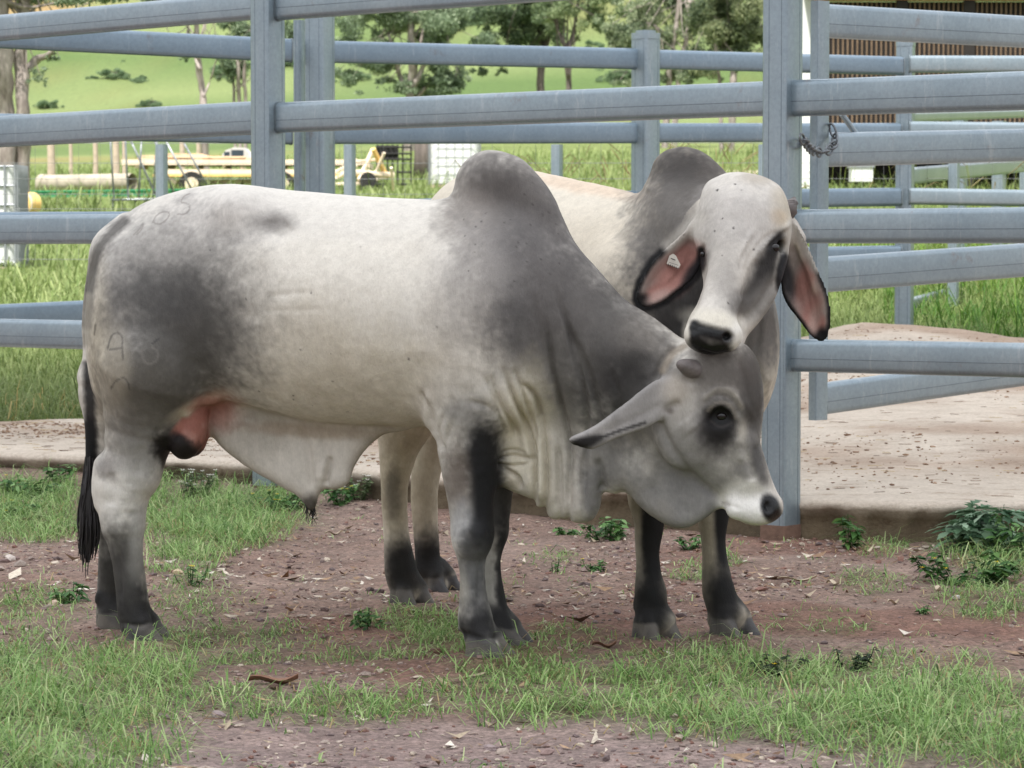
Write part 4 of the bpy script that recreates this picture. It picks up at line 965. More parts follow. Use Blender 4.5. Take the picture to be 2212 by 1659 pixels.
def slab_mat():
    m, nt, bs = mat_new('worn_concrete')
    at = N(nt, 'ShaderNodeVertexColor'); at.layer_name = 'soil'
    tc = N(nt, 'ShaderNodeTexCoord'); ob = tc.outputs['Object']
    n1 = noise_node(nt, 1.6, 6, .7, ob); mp = N(nt, 'ShaderNodeMapping'); mp.inputs['Scale'].default_value = (.45, 1.1, 1); nt.links.new(ob, mp.inputs['Vector'])
    n2 = noise_node(nt, 15, 6, .75, mp.outputs[0]); n3 = noise_node(nt, 55, 4, .7, ob)
    r1 = ramp(nt, n1.outputs['Fac'], [(.3, (.80, .78, .76, 1)), (.7, (1.1, 1.1, 1.1, 1))])
    r2 = ramp(nt, n2.outputs['Fac'], [(.30, (.52, .42, .34, 1)), (.44, (.95, .93, .9, 1)), (.75, (1.08, 1.08, 1.07, 1))])
    r3 = ramp(nt, n3.outputs['Fac'], [(.3, (.78, .76, .74, 1)), (.6, (1.05, 1.05, 1.05, 1))])
    o = at.outputs['Color']
    for r in (r1, r2, r3):
        x = N(nt, 'ShaderNodeMix'); x.data_type = 'RGBA'; x.blend_type = 'MULTIPLY'; x.inputs[0].default_value = .85
        nt.links.new(o, x.inputs[6]); nt.links.new(r.outputs[0], x.inputs[7]); o = x.outputs[2]
    nt.links.new(o, bs.inputs['Base Color']); bs.inputs['Roughness'].default_value = .9
    b = N(nt, 'ShaderNodeBump'); b.inputs['Strength'].default_value = .5; b.inputs['Distance'].default_value = .02; nt.links.new(n2.outputs['Fac'], b.inputs['Height'])
    bump(nt, bs, n3.outputs['Fac'], .5, .008, b)
    return m
fl = allv.reshape(-1, 3); me = mesh_np('concrete_slab', fl, grid_faces(len(su), nS + 5)[:, ::1])
pn = np.stack([fl[:, 0], fl[:, 1], 0 * fl[:, 0]], -1)
sc_ = np.tile(lin((198, 187, 173)), (len(fl), 1))
stn = (sst(fbm(pn * np.array([.55, .9, 1]), 4, 71), .47, .62) * sst(fl[:, 1] - fr(fl[:, 0]), .5, 1.2))[:, None]
sc_ = sc_ * (1 - .75 * stn) + .75 * stn * lin((158, 134, 114))
isd = np.zeros((len(su), nS + 5)); isd[:, :3] = 1; isd[:, 3] = .75; isd = isd.reshape(-1)[:, None]
dk = fbm(np.stack([fl[:, 0] * 6, fl[:, 2] * 9, 0 * fl[:, 0]], -1), 4, 73)[:, None]
sc_ = sc_ * (1 - isd) + isd * (lin((66, 58, 44)) * (1 - dk) + dk * lin((128, 114, 92)))
set_col(me, 'soil', sc_); slab = link('concrete_slab', me, slab_mat()); tag(slab, kind='structure')

# ---- added out-of-view cloud shape that blocks the sun to shade the yard front
def added_shade_cloud():
    rs = random.Random(3); b = MB()
    c0 = np.array([0, -24.3, 0]) + np.array(SUN_DIR) * 420
    b.ball(c0, (82, 44, 9), 48, 24)
    for i in range(30):
        a = rs.uniform(0, 6.28); r = math.sqrt(rs.random())
        b.ball(c0 + np.array([math.cos(a) * r * 66, math.sin(a) * r * 30, rs.uniform(0, 8)]), (rs.uniform(12, 22), rs.uniform(8, 13), rs.uniform(6, 12)), 20, 12)
    m, nt, bs = mat_new('shade_cloud_white'); bs.inputs['Base Color'].default_value = (.92, .92, .93, 1); bs.inputs['Roughness'].default_value = 1
    o = b.build('added_shade_cloud', m, None, True, org=c0); tag(o, kind='structure')
added_shade_cloud()
# ---------------------------------------------------------------- steel cattle yards
def steel_mat():
    m, nt, bs = mat_new('galvanised_steel')
    at = N(nt, 'ShaderNodeVertexColor'); at.layer_name = 'tint'
    tc = N(nt, 'ShaderNodeTexCoord'); ge = N(nt, 'ShaderNodeNewGeometry'); ob = ge.outputs['Position']
    n1 = noise_node(nt, 3.0, 5, .65, ob); n2 = noise_node(nt, 60, 5, .7, ob)
    mp = N(nt, 'ShaderNodeMapping'); mp.inputs['Scale'].default_value = (9, 9, 1.6); nt.links.new(ob, mp.inputs['Vector'])
    n3 = noise_node(nt, 1.9, 6, .8, mp.outputs[0])
    r1 = ramp(nt, n1.outputs['Fac'], [(.3, (.255, .315, .355, 1)), (.7, (.325, .385, .42, 1))])
    r2 = ramp(nt, n3.outputs['Fac'], [(.57, (0, 0, 0, 1)), (.70, (1, 1, 1, 1))]); r4 = ramp(nt, n2.outputs['Fac'], [(.3, (.88, .88, .88, 1)), (.7, (1.08, 1.08, 1.08, 1))])
    a = N(nt, 'ShaderNodeMix'); a.data_type = 'RGBA'; a.blend_type = 'MULTIPLY'; a.inputs[0].default_value = 1; nt.links.new(r1.outputs[0], a.inputs[6]); nt.links.new(r4.outputs[0], a.inputs[7])
    g = N(nt, 'ShaderNodeMath', operation='MULTIPLY'); g.inputs[1].default_value = .45; nt.links.new(r2.outputs[0], g.inputs[0])
    b = N(nt, 'ShaderNodeMix'); b.data_type = 'RGBA'; nt.links.new(g.outputs[0], b.inputs[0]); nt.links.new(a.outputs[2], b.inputs[6]); b.inputs[7].default_value = (.55, .57, .58, 1)
    # rust blooms
    n5 = noise_node(nt, 4.3, 6, .75, ob); r5 = ramp(nt, n5.outputs['Fac'], [(.62, (0, 0, 0, 1)), (.74, (.6, .6, .6, 1))])
    d = N(nt, 'ShaderNodeMix'); d.data_type = 'RGBA'; nt.links.new(r5.outputs[0], d.inputs[0]); nt.links.new(b.outputs[2], d.inputs[6]); d.inputs[7].default_value = (.22, .15, .11, 1)
    e = N(nt, 'ShaderNodeMix'); e.data_type = 'RGBA'; e.blend_type = 'MULTIPLY'; e.inputs[0].default_value = 1; nt.links.new(d.outputs[2], e.inputs[6]); nt.links.new(at.outputs['Color'], e.inputs[7])
    nt.links.new(e.outputs[2], bs.inputs['Base Color']); bs.inputs['Metallic'].default_value = .62; bs.inputs['Roughness'].default_value = .36
    bump(nt, bs, n2.outputs['Fac'], .08, .003)
    return m
M_STEEL = steel_mat()
M_RUST = simple_mat('rusted_steel', (112, 88, 74), .85, var=.35, scale=30, bmp=.4)
def rail(parent, line, seam=True, wid=.05, name='rail', tint=(1, 1, 1)):
    """line: [(px, y of top, y of bottom, distance), ...] one welded oval rail per call"""
    b = MB()
    for (x0, t0, b0, Y0), (x1, t1, b1, Y1) in zip(line[:-1], line[1:]):
        p0, p1 = W(x0, (t0 + b0) / 2, Y0), W(x1, (t1 + b1) / 2, Y1)
        h = ((b0 - t0) * Y0 + (b1 - t1) * Y1) / 2 / FPX
        b.bar(p0, p1, wid, h, rnd=.46, seg=5, c=tint)
        for e_, sg in ((p0, 1), (p1, -1)):
            if wid >= .05 and e_ is not None:
                dd = (p1 - p0) / np.linalg.norm(p1 - p0) * sg; b.bar(e_ + dd * .001, e_ + dd * .009, wid + .007, h + .007, rnd=.46, seg=5, c=(.72, .70, .68))
        if seam:
            d = (p1 - p0) / np.linalg.norm(p1 - p0); s = np.cross(d, (0, 0, 1.0)); s /= np.linalg.norm(s); s = s if s[1] < 0 else -s
            b.bar(p0 + s * (wid / 2 - .0003) + (0, 0, -.012 * h / .13), p1 + s * (wid / 2 - .0003) + (0, 0, -.012 * h / .13), .002, .0035, c=(.62, .62, .62))
    return b.build(name, M_STEEL, parent, 'auto', col='tint')
def post(parent, px, Y, zt, zb, size=.118, ang=-41, capped=False, rust=False, name='post', L=False):
    b = MB(); c = W(px, 500, Y); a = math.radians(ang); s = size / 2
    up = (math.cos(a), math.sin(a), 0)
    b.bar((c[0], c[1], zb), (c[0], c[1], zt), size, size, up=up, rnd=.10, seg=3)
    d = np.array([math.cos(a), math.sin(a), 0]); e = np.array([-d[1], d[0], 0])
    for f_, off in ((e, .2), (-e, .2), (d, -.28), (-d, -.28), (e, .31), (-e, -.31)):
        t_ = np.cross(f_, (0, 0, 1.0)); q0 = np.array([c[0], c[1], 0]) + f_ * (s - .0004) + t_ * size * off; b.bar((q0[0], q0[1], zb), (q0[0], q0[1], zt - .01), .0035, .002, up=(f_[0], f_[1], 0), c=(.6, .62, .64) if size > .09 else (.8, .8, .8))
    o = b.build(name, M_STEEL, parent, 'auto', col='tint')
    if capped:
        k = MB(); k.bar((c[0], c[1], zt), (c[0], c[1], zt + .035), size * 1.08, size * 1.08, up=up, rnd=.2); k.bar((c[0], c[1], zt + .035), (c[0], c[1], zt + .05), size * .8, size * .8, up=up, rnd=.3)
        k.build('post_cap', M_STEEL, o, 'auto', col='tint', org=parent.location)
    if rust:
        k = MB(); k.bar((c[0], c[1], zb - .0), (c[0], c[1], zb + .075), size + .005, size + .005, up=up, rnd=.1); k.build('rusted_foot', M_RUST, o, 'auto', org=parent.location)
    return o
def yard(name, label, cat, px, Y, group=None):
    c = W(px, 500, Y); e = empty(name, (c[0], c[1], float(land(c[0], c[1])))); tag(e, label, cat, group); return e
# front fence: three posts, rails welded between them
F = yard('cattle_yard_fence', 'nearest blue-grey steel rail fence running right behind the two bulls', 'fence', 1690, 11.39)
PL, PR = (580, 13.21), (1689, 11.39)
for (px, Y), r in ((PL, 0), (PR, 1)): post(F, px, Y, 2.45, -.02, .114, rust=True)
post(F, -760, 15.6, 2.6, .1, .122)
post(F, 3300, 9.2, 2.4, 0, .122)
tops = lambda px, Y, z: (px, HOR - (z - CAMH) * FPX / Y, HOR - (z - .133 - CAMH) * FPX / Y, Y)
for z, tl, tr, yl in ((2.25, None, None, None), (1.752, (252, 318), (153.6, 237), None), (1.262, (465, 527), (447, 526), None), (.770, (688, 749), (740, 817), None)):
    a, c = tops(PL[0], PL[1], z), tops(PR[0], PR[1], z)
    rail(F, [(a[0] + 22, a[1], a[2], PL[1] - .03), (c[0] - 20, c[1], c[2], PR[1] + .03)])
    l = (0, 33, 90) if tl is None else (0,) + tl
    x = -740; k = (l[1] - a[1]) / 580; kb = (l[2] - a[2]) / 580
    rail(F, [(x, a[1] - k * -(x - 580), a[2] - kb * -(x - 580), 15.5), (a[0] - 20, a[1], a[2], PL[1] + .03)] if False else [(x, l[1] + (l[1] - a[1]) / 580 * 740, l[2] + (l[2] - a[2]) / 580 * 740, 15.6), (a[0] - 20, a[1], a[2], PL[1] + .03)])
    r = (2212, -130, -58) if tr is None else (2212,) + tr
    rail(F, [(c[0] + 20, c[1], c[2], PR[1] - .02), (3280, r[1] + (r[1] - c[1]) / 523 * 1068, r[2] + (r[2] - c[2]) / 523 * 1068, 9.25)])
# slide gate hanging open behind the right post
Gt = yard('yard_gate', 'four rail steel gate at right, chained to the post with the rusty foot', 'gate', 1768, 11.9)
b = MB(); c = W(1766, 500, 11.88)
cs = W(1769, 500, 11.88); b.bar((cs[0], cs[1], W(1766, 907, 11.88)[2]), (cs[0], cs[1], W(1766, 2, 11.88)[2]), .042, .072, up=(math.cos(.75), math.sin(.75), 0), rnd=.12)
b.build('end_stile', M_STEEL, Gt, 'auto', col='tint')
for (t0, b0, t1, b1) in ((9, 82, 35, 103), (287, 361, 278, 348), (555, 632, 525, 598), (825, 898, 770, 832)):
    rail(Gt, [(1778, t0 - .3, b0 - .3, 11.92), (2212, t1, b1, 12.65), (2900, t1 + (t1 - t0) * 1.5, b1 + (b1 - b0) * 1.5, 13.8)], wid=.048)
b = MB(); b.bar(W(1818, 246, 12.0), W(1850, 290, 12.05), .02, .02); b.build('latch_bar', M_STEEL, Gt, 'auto', col='tint')
b = MB(); c2 = W(2880, 500, 13.78); b.bar((c2[0], c2[1], .25), (c2[0], c2[1], 2.1), .05, .085, rnd=.12); b.build('end_stile', M_STEEL, Gt, 'auto', col='tint')
# chain round post and gate stile
M_CHAIN = simple_mat('chain_steel', (112, 116, 120), .5, .5, var=.3, scale=60)
cp = catmull([(1727, 296, 11.26), (1736, 303, 11.3), (1745, 316, 11.45), (1757, 325, 11.62), (1772, 329, 11.72), (1786, 327, 11.76), (1797, 318, 11.8), (1803, 304, 11.84), (1801, 288, 11.87), (1795, 272, 11.88)], 8)
cw = np.array([W(*p) for p in cp]); sl = np.concatenate([[0], np.cumsum(np.linalg.norm(np.diff(cw, axis=0), axis=1))])
CH = empty('gate_chain', cw[0]); tag(CH, 'short steel chain looped from the post to the gate stile', 'chain')
nl = int(sl[-1] / .044); 
for i in range(nl):
    s0 = (i + .5) * sl[-1] / nl; p = np.array([np.interp(s0, sl, cw[:, a]) for a in range(3)]); q_ = np.array([np.interp(min(s0 + .01, sl[-1]), sl, cw[:, a]) for a in range(3)])
    d = q_ - p; d /= np.linalg.norm(d); s = np.cross(d, (.2, .5, .84)); s /= np.linalg.norm(s); n_ = np.cross(d, s); s = s if i % 2 else n_
    ring = [p + d * (.031 * math.cos(t)) + s * (.018 * math.sin(t)) for t in np.linspace(0, 2 * math.pi, 17)]
    b = MB(); b.tube(ring, .0048, 7, False); b.build('link', M_CHAIN, CH, True)
# back fence across the yard
B = yard('cattle_yard_fence', 'long blue-grey rail fence across the back of the yard with flat capped posts', 'fence', 690, 16.4)
post(B, 692, 16.35, 2.62, .1, .125, ang=-32); post(B, 1394, 17.3, 2.30, .2, .125, ang=-45, capped=True); post(B, 1954, 18.1, 2.31, .45, .10, ang=-20, capped=True)
post(B, 648, 16.6, 2.36, .2, .05, ang=-30, name='thin_post'); post(B, -398, 15.2, 2.5, .1, .12)
for i, (l0, lm, m0, m1, r0) in enumerate((((-400, 30, 86, 15.2), (630, 85, 134, 16.35), (712, 87, 137, 16.4), (1385, 106, 149, 17.3), (1950, 123, 162, 18.0)),
                                    ((-400, 236, 290, 15.2), (630, 260, 313, 16.35), (712, 262, 313, 16.4), (1385, 266, 308, 17.3), (1945, 266, 306, 18.0)),
                                    ((-400, 460, 510, 15.2), (630, 455, 503, 16.35), (712, 436, 482, 16.4), (1385, 412, 452, 17.3), (1945, 405, 446, 18.0)),
                                    ((-400, 676, 730, 15.2), (630, 628, 680, 16.35), (712, 600, 645, 16.4), (1385, 540, 580, 17.3), (1945, 530, 568, 18.0)))):
    for q_ in ([l0, lm], [m0, m1], [m1, r0]): rail(B, q_, seam=False, tint=(.74, .80, .87))
# yards at the far right
R1 = yard('cattle_yard_fence', 'pale rail fence leaving the capped post toward the right edge of the picture', 'fence', 2100, 18.3)
for t0, b0, t1, b1 in ((120, 157, 121, 157), (262, 298, 268, 303), (406, 442, 415, 450)): rail(R1, [(1962, t0, b0, 18.05), (2500, t1, b1 + 1, 18.2)], seam=False, tint=(1.15, 1.15, 1.12))
post(R1, 2480, 18.2, 2.3, .4, .1)
R2 = yard('cattle_yard_fence', 'small far rail fence slanting away behind the right hand yards', 'fence', 2072, 24)
for px, Y in ((2072, 23.5), (2157, 25.5), (2216, 27), (2300, 29)): post(R2, px, Y, 2.15, .5, .1, ang=-30)
for (t0, b0, t1, b1) in ((243, 262, 236, 256), (362, 398, 340, 366), (644, 678, 560, 586)): rail(R2, [(1966, t0, b0, 20.5), (2300, t1 - 4, b1 - 4, 29)], seam=False)
# stock wire fence out in the paddock edge
M_WIRE = simple_mat('fence_wire', (120, 122, 122), .5, .6, var=.2, scale=20)
WF = yard('wire_fence', 'thin wire mesh fence on slim grey posts between the yards and the paddock', 'fence', 755, 21)
for px in (-60, 350, 756, 1203, 1650, 2060): post(WF, px, 21, W(px, 312, 21)[2], .1, .066, ang=-28)
for y in (309, 352, 386, 419, 451, 485, 520, 560):
    b = MB(); b.tube([W(-300, y, 21), W(700, y + 1, 21), W(1500, y, 21), W(2500, y, 21)], .0018, 5); b.build('wire', M_WIRE, WF)
b = MB()
for x in range(-300, 2500, 47): b.tube([W(x, 309, 21), W(x, 560, 21)], .0010, 4, False)
mw = b.build('mesh_wire', M_WIRE, WF)
# ---------------------------------------------------------------- trees
def leaf_mat(name, attr='leaf', trans=.3):
    m, nt, bs = mat_new(name)
    at = N(nt, 'ShaderNodeVertexColor'); at.layer_name = attr
    nt.links.new(at.outputs['Color'], bs.inputs['Base Color']); bs.inputs['Roughness'].default_value = .6; bs.inputs['Specular IOR Level'].default_value = .25
    tr = N(nt, 'ShaderNodeBsdfTranslucent'); nt.links.new(at.outputs['Color'], tr.inputs['Color'])
    mx = N(nt, 'ShaderNodeMixShader'); mx.inputs[0].default_value = trans
    out = nt.nodes['Material Output']; nt.links.new(bs.outputs[0], mx.inputs[1]); nt.links.new(tr.outputs[0], mx.inputs[2]); nt.links.new(mx.outputs[0], out.inputs['Surface'])
    return m
M_LEAF = leaf_mat('gum_leaves', trans=.4)
def bark_mat(name, a, b):
    m, nt, bs = mat_new(name); tc = N(nt, 'ShaderNodeTexCoord'); mp = N(nt, 'ShaderNodeMapping'); mp.inputs['Scale'].default_value = (3, 3, .6); nt.links.new(tc.outputs['Object'], mp.inputs['Vector'])
    n = noise_node(nt, 2.4, 6, .7, mp.outputs[0]); r = ramp(nt, n.outputs['Fac'], [(.3, lin4(a)), (.65, lin4(b))]); nt.links.new(r.outputs[0], bs.inputs['Base Color']); bs.inputs['Roughness'].default_value = .85
    bump(nt, bs, n.outputs['Fac'], .5, .03); return m
M_PALE = bark_mat('pale_gum_bark', (92, 82, 76), (172, 162, 154)); M_DARK = bark_mat('dark_bark', (60, 54, 50), (112, 102, 96))
def leaves(rs, cl, n, size, cols, droop=.5):
    """leaf-sized faces spread through clumps: cl rows (centre xyz, radii xyz)"""
    cl = np.array(cl); vol = cl[:, 3] * cl[:, 4] * cl[:, 5]; k = rs.choice(len(cl), n, p=vol ** .75 / (vol ** .75).sum())
    d = rs.normal(size=(n, 3)); d /= np.linalg.norm(d, axis=1)[:, None]
    r = rs.rand(n) ** (1 / 2.1); c = cl[k, :3] + d * r[:, None] * cl[k, 3:6]
    keep = fbm(c / (size * 9) + 3, 3, int(rs.randint(90))) > .36; c = c[keep]; k = k[keep]; n = len(c)
    a = rs.normal(size=(n, 3)); a[:, 2] -= droop; a /= np.linalg.norm(a, axis=1)[:, None]
    b = np.cross(a, rs.normal(size=(n, 3))); b /= np.linalg.norm(b, axis=1)[:, None] + 1e-9
    L = size * rs.uniform(.6, 1.5, n)[:, None]; wd = L * rs.uniform(.22, .42, n)[:, None]
    v = np.stack([c - a * L * .5, c + b * wd * .5, c + a * L * .5, c - b * wd * .5], 1).reshape(-1, 3)
    cols = np.array([lin(x) for x in cols]); shade = fbm(cl[k, :3] * 3.7, 2, 5); t = np.clip(.6 * (shade - .5) * 3 + rs.normal(0, .28, n) + .5, 0, .999)
    ci = t * (len(cols) - 1); i0 = ci.astype(int); f = (ci - i0)[:, None]; col = cols[i0] * (1 - f) + cols[np.minimum(i0 + 1, len(cols) - 1)] * f
    return v, np.arange(4 * n).reshape(-1, 4), np.repeat(col, 4, 0)
GUM = [(84, 100, 78), (108, 126, 98), (132, 150, 120), (158, 172, 142)]  # leaf greens lightened to stand in for distance haze
def tree(name, label, Y, trunks, clumps, nleaf, size, bark, cols=GUM, group='gum trees beyond the yards', seed=1, cat='tree', spread=.8, twigs=24):
    rs = np.random.RandomState(seed); x0, y0, r0 = trunks[0][0]
    base = W(x0, y0, Y); gz = float(land(base[0], Y)); T = empty(name, (base[0], Y, gz)); tag(T, label, cat, group)
    b = MB()
    for ln in trunks:
        pts = [W(x, y, Y + (rs.rand() - .5) * .4) for x, y, r in ln]; rad = [r * Y / FPX for x, y, r in ln]
        if ln is trunks[0] or pts[0][2] - gz < 1.5: pts = [np.array([pts[0][0], pts[0][1], gz - .3])] + pts; rad = [rad[0] * 1.25] + rad
        P = catmull(np.concatenate([np.array(pts), np.array(rad)[:, None]], 1), 4); P[:, :2] += (rs.rand(len(P), 2) - .5) * rad[0] * .35
        b.tube(P[:, :3], np.maximum(P[:, 3] * rs.uniform(.88, 1.12, len(P)), .006), 9)
    cl = []
    for (px, py, rx, ry) in clumps:
        rx, ry = rx * 1.12, ry * 1.12
        c = W(px, py, Y + (rs.rand() - .5) * rx * Y / FPX * spread); s = Y / FPX
        for _ in range(12):
            o = rs.normal(size=3) * .5 * np.array([rx * s, rx * s * spread, ry * s]); q = rs.uniform(.16, .5)
            cl.append(list(c + o) + [rx * s * q, rx * s * q, ry * s * q])
    if cl:
        hi = [t for t in trunks]
        for _ in range(twigs):
            e = np.array(cl[rs.randint(len(cl))][:3]); ln = hi[rs.randint(len(hi))]; x, y, r = ln[-1] if rs.rand() < .6 else ln[rs.randint(len(ln) // 2, len(ln))]; s = W(x, y, Y); m = (s + e) / 2 + rs.normal(size=3) * .12 * np.linalg.norm(e - s)
            if np.linalg.norm(e - s) < 6: b.tube(catmull([s, m, e], 5), np.linspace(max(r * Y / FPX * .35, .012), .006, 11), 5)
    b.build('trunk', bark, T, True)
    if nleaf:
        v, f, c = leaves(rs, cl, int(nleaf * 4.2), size * .9, cols); me = mesh_np('crown', v - np.array(T.location), f, False); set_col(me, 'leaf', c); link('crown', me, M_LEAF, T)
    return T
tree('gum_tree', 'thick pale gum tree with two trunks at the left edge behind the yards', 45, [[(14, 345, 22), (12, 240, 19), (8, 120, 18), (4, 0, 17), (0, -150, 13)], [(48, 345, 19), (47, 240, 15), (45, 140, 15), (50, 40, 13), (62, -140, 10)], [(58, 150, 9), (80, 128, 9), (104, 118, 6), (130, 90, 3)]],
     [(90, 165, 26, 18), (112, 125, 18, 10), (40, -40, 120, 60), (180, -30, 110, 36), (-60, -60, 120, 60), (330, -34, 120, 34), (470, -24, 90, 30)], 5200, .09, M_PALE, seed=3)
tree('gum_tree', 'slim bare gum sapling standing alone on the green slope at left', 62, [[(446, 380, 9), (441, 250, 8), (436, 190, 7.5), (428, 130, 7), (424, 60, 6), (415, -60, 4)], [(432, 150, 3.5), (420, 120, 3), (406, 60, 2)], [(440, 210, 2.5), (455, 170, 2), (470, 120, 1)], [(428, 110, 3), (440, 60, 2.5), (452, 0, 2)]],
     [(410, 20, 40, 30), (450, -20, 50, 30), (470, 110, 16, 30), (400, 120, 14, 14)], 1500, .10, M_PALE, seed=4)
tree('gum_tree', 'clump of slender pale stems just left of the left steel post', 74, [[(520, 380, 5), (518, 240, 4.5), (514, 150, 4), (512, 60, 3)], [(530, 380, 5), (531, 240, 4), (528, 160, 4), (534, 60, 3)], [(508, 300, 3.5), (505, 200, 3), (500, 110, 2)]],
     [(520, 60, 50, 60), (490, 120, 30, 30), (545, 110, 30, 40), (505, 160, 22, 18), (580, 70, 40, 60), (640, 60, 40, 50)], 3000, .12, M_PALE, seed=5)
tree('gum_tree', 'spreading pale limbed gum tree right of the second steel post', 92, [[(882, 400, 13), (884, 260, 12), (888, 200, 11), (890, 130, 9), (886, 60, 7), (880, -20, 5)], [(888, 210, 8), (866, 170, 6), (852, 120, 5), (838, 70, 3)], [(892, 190, 8), (912, 150, 6), (930, 90, 5), (950, 20, 4)], [(898, 215, 5), (926, 180, 4), (958, 148, 3), (985, 130, 2)], [(880, 190, 5), (905, 120, 4), (915, 40, 3)]],
     [(800, 60, 80, 46), (880, 40, 80, 46), (960, 70, 66, 50), (990, 40, 50, 40), (770, 100, 60, 36), (830, 140, 46, 32), (950, 150, 50, 30), (850, 190, 46, 18), (905, 185, 70, 22), (985, 175, 30, 24), (750, 160, 36, 16), (925, 120, 50, 40)], 10500, .13, M_PALE, seed=6, twigs=50)
tree('gum_tree', 'dark dense gum tree with a straight dark trunk in the middle distance', 104, [[(1164, 400, 9.5), (1166, 260, 8.5), (1168, 180, 8), (1170, 110, 8.5), (1166, 50, 7), (1160, -60, 5)], [(1168, 120, 7), (1186, 80, 5), (1200, 30, 4)], [(1160, 100, 3.5), (1130, 82, 3), (1090, 76, 2)]],
     [(1060, 80, 50, 40), (1100, 40, 60, 46), (1150, 30, 56, 56), (1190, 50, 44, 50), (1050, 30, 40, 36), (1075, 110, 30, 16), (1130, 90, 40, 20), (1040, 150, 18, 14), (1085, 148, 12, 10)], 7200, .13, M_DARK, [(66, 82, 64), (88, 106, 80), (112, 130, 98), (136, 150, 116)], seed=7, twigs=36)
tree('gum_tree', 'forked slim gum tree just right of the dark dense tree', 100, [[(1229, 400, 7.5), (1229, 250, 7), (1229, 170, 6.5), (1226, 105, 7)], [(1226, 110, 5), (1212, 80, 4.5), (1202, 50, 4), (1190, -20, 3)], [(1227, 110, 5), (1240, 70, 4.5), (1246, 20, 4), (1262, -40, 3)]],
     [(1200, 10, 50, 40), (1260, 10, 60, 40), (1240, 50, 40, 26), (1290, 40, 40, 30), (1300, -10, 50, 30)], 3400, .13, M_DARK, [(84, 100, 74), (110, 128, 92), (136, 152, 112), (162, 174, 134)], seed=8)
tree('gum_tree', 'tall loose gum tree with white limbs left of the right steel post', 88, [[(1434, 400, 8), (1438, 260, 7), (1443, 190, 6.5), (1450, 120, 6), (1462, 40, 5), (1470, -60, 4)], [(1455, 400, 8), (1458, 250, 6), (1466, 180, 6), (1482, 90, 5), (1490, 0, 4)], [(1440, 90, 4), (1420, 60, 3), (1396, 48, 2)], [(1410, 400, 4), (1412, 210, 3.5), (1405, 150, 3), (1390, 110, 2)]],
     [(1360, 40, 60, 46), (1420, 30, 70, 50), (1490, 50, 60, 60), (1350, 90, 44, 30), (1420, 100, 50, 34), (1380, 170, 50, 16), (1330, 60, 40, 40), (1500, 130, 40, 40), (1440, 150, 40, 30)], 7000, .12, M_PALE, [(86, 100, 78), (112, 128, 98), (140, 152, 118), (166, 174, 142)], seed=9, twigs=44)
tree('gum_tree', 'bushy olive gum tree directly behind the right steel post', 80, [[(1580, 400, 9), (1582, 220, 8), (1588, 120, 7), (1596, 20, 5), (1600, -60, 4)], [(1560, 400, 5), (1556, 200, 4.5), (1548, 120, 4), (1540, 30, 3)]],
     [(1540, 40, 56, 60), (1590, 60, 60, 60), (1640, 50, 60, 60), (1560, 120, 50, 36), (1620, 130, 50, 40), (1520, 160, 30, 22), (1690, 90, 40, 50), (1600, 0, 70, 40)], 7600, .11, M_PALE, [(76, 90, 66), (102, 116, 84), (130, 140, 102), (156, 162, 124)], seed=10, twigs=30)
def on_hill(px, py):
    """distance at which the hill shows at picture height py in column px"""
    for Y in np.arange(100, 420, 1.0):
        if HOR - (float(land((px - CX) / FPX * Y, Y)) - CAMH) * FPX / Y <= py: return Y
    return 420.0
for i, (px, py, r, lab) in enumerate(((246, 178, 26, 'low dark shrub on the green hillside, largest of the left group'), (302, 184, 17, 'small round shrub right of the largest hillside shrub'), (322, 232, 17, 'dark leafy bush low on the slope above the second rail'), (100, 240, 22, 'spreading bush at the foot of the hill beside the pale trunks'), (200, 176, 10, 'tiny shrub left of the largest hillside shrub'),
                                     (488, 170, 34, 'bushy shrub behind the slender pale stems on the hillside'), (760, 178, 26, 'pale bush on the slope left of the spreading gum'), (1330, 180, 34, 'grey green bush on the slope under the loose gum'), (640, 150, 30, 'dark bush between the two tall steel posts'), (1290, 120, 20, 'distant bush on the hill right of the forked gum'), (1050, 60, 40, 'broad distant bush high on the hill above the dark gum'))):
    Y = on_hill(px, py)
    tree('bush', lab, Y, [[(px, py, r * .12), (px + 2, py - r * .8, r * .08)]], [(px, py - r * .6, r, r * .55), (px + r * .6, py - r * .45, r * .7, r * .45), (px - r * .6, py - r * .4, r * .7, r * .4)], 900, Y / FPX * 5, M_DARK, [(90, 112, 84), (110, 132, 98), (130, 150, 114)], 'shrubs on the hillside', seed=20 + i, cat='bush', twigs=6)

# ---------------------------------------------------------------- things lying in the paddock
def thing(name, label, cat, p, group=None): e = empty(name, p); return tag(e, label, cat, group)
def gp(px, Y): x = (px - CX) / FPX * Y; return np.array([x, Y, float(land(x, Y))])
M_WHITE = simple_mat('white_plastic', (214, 216, 214), .5, var=.06, scale=3); M_CAGE = simple_mat('zinc_cage', (150, 154, 158), .4, .5, var=.15)
M_YEL = simple_mat('yellow_paint', (226, 188, 116), .6, var=.18, scale=5); M_CREAM = simple_mat('faded_cream_paint', (226, 208, 184), .7, var=.15, scale=4)
M_GREEN = simple_mat('green_paint', (58, 148, 104), .55, var=.2, scale=4); M_CONC = simple_mat('old_concrete', (158, 150, 134), .9, var=.35, scale=5, bmp=.4)
M_BLACK = simple_mat('black_rubber', (34, 33, 32), .8, var=.3, scale=20); M_TIM = simple_mat('weathered_timber', (176, 160, 142), .9, var=.3, scale=7, bmp=.4); M_GLASS = simple_mat('window_glass', (52, 62, 70), .08, var=.2)
M_RED = simple_mat('faded_red', (170, 70, 60), .6, var=.2)
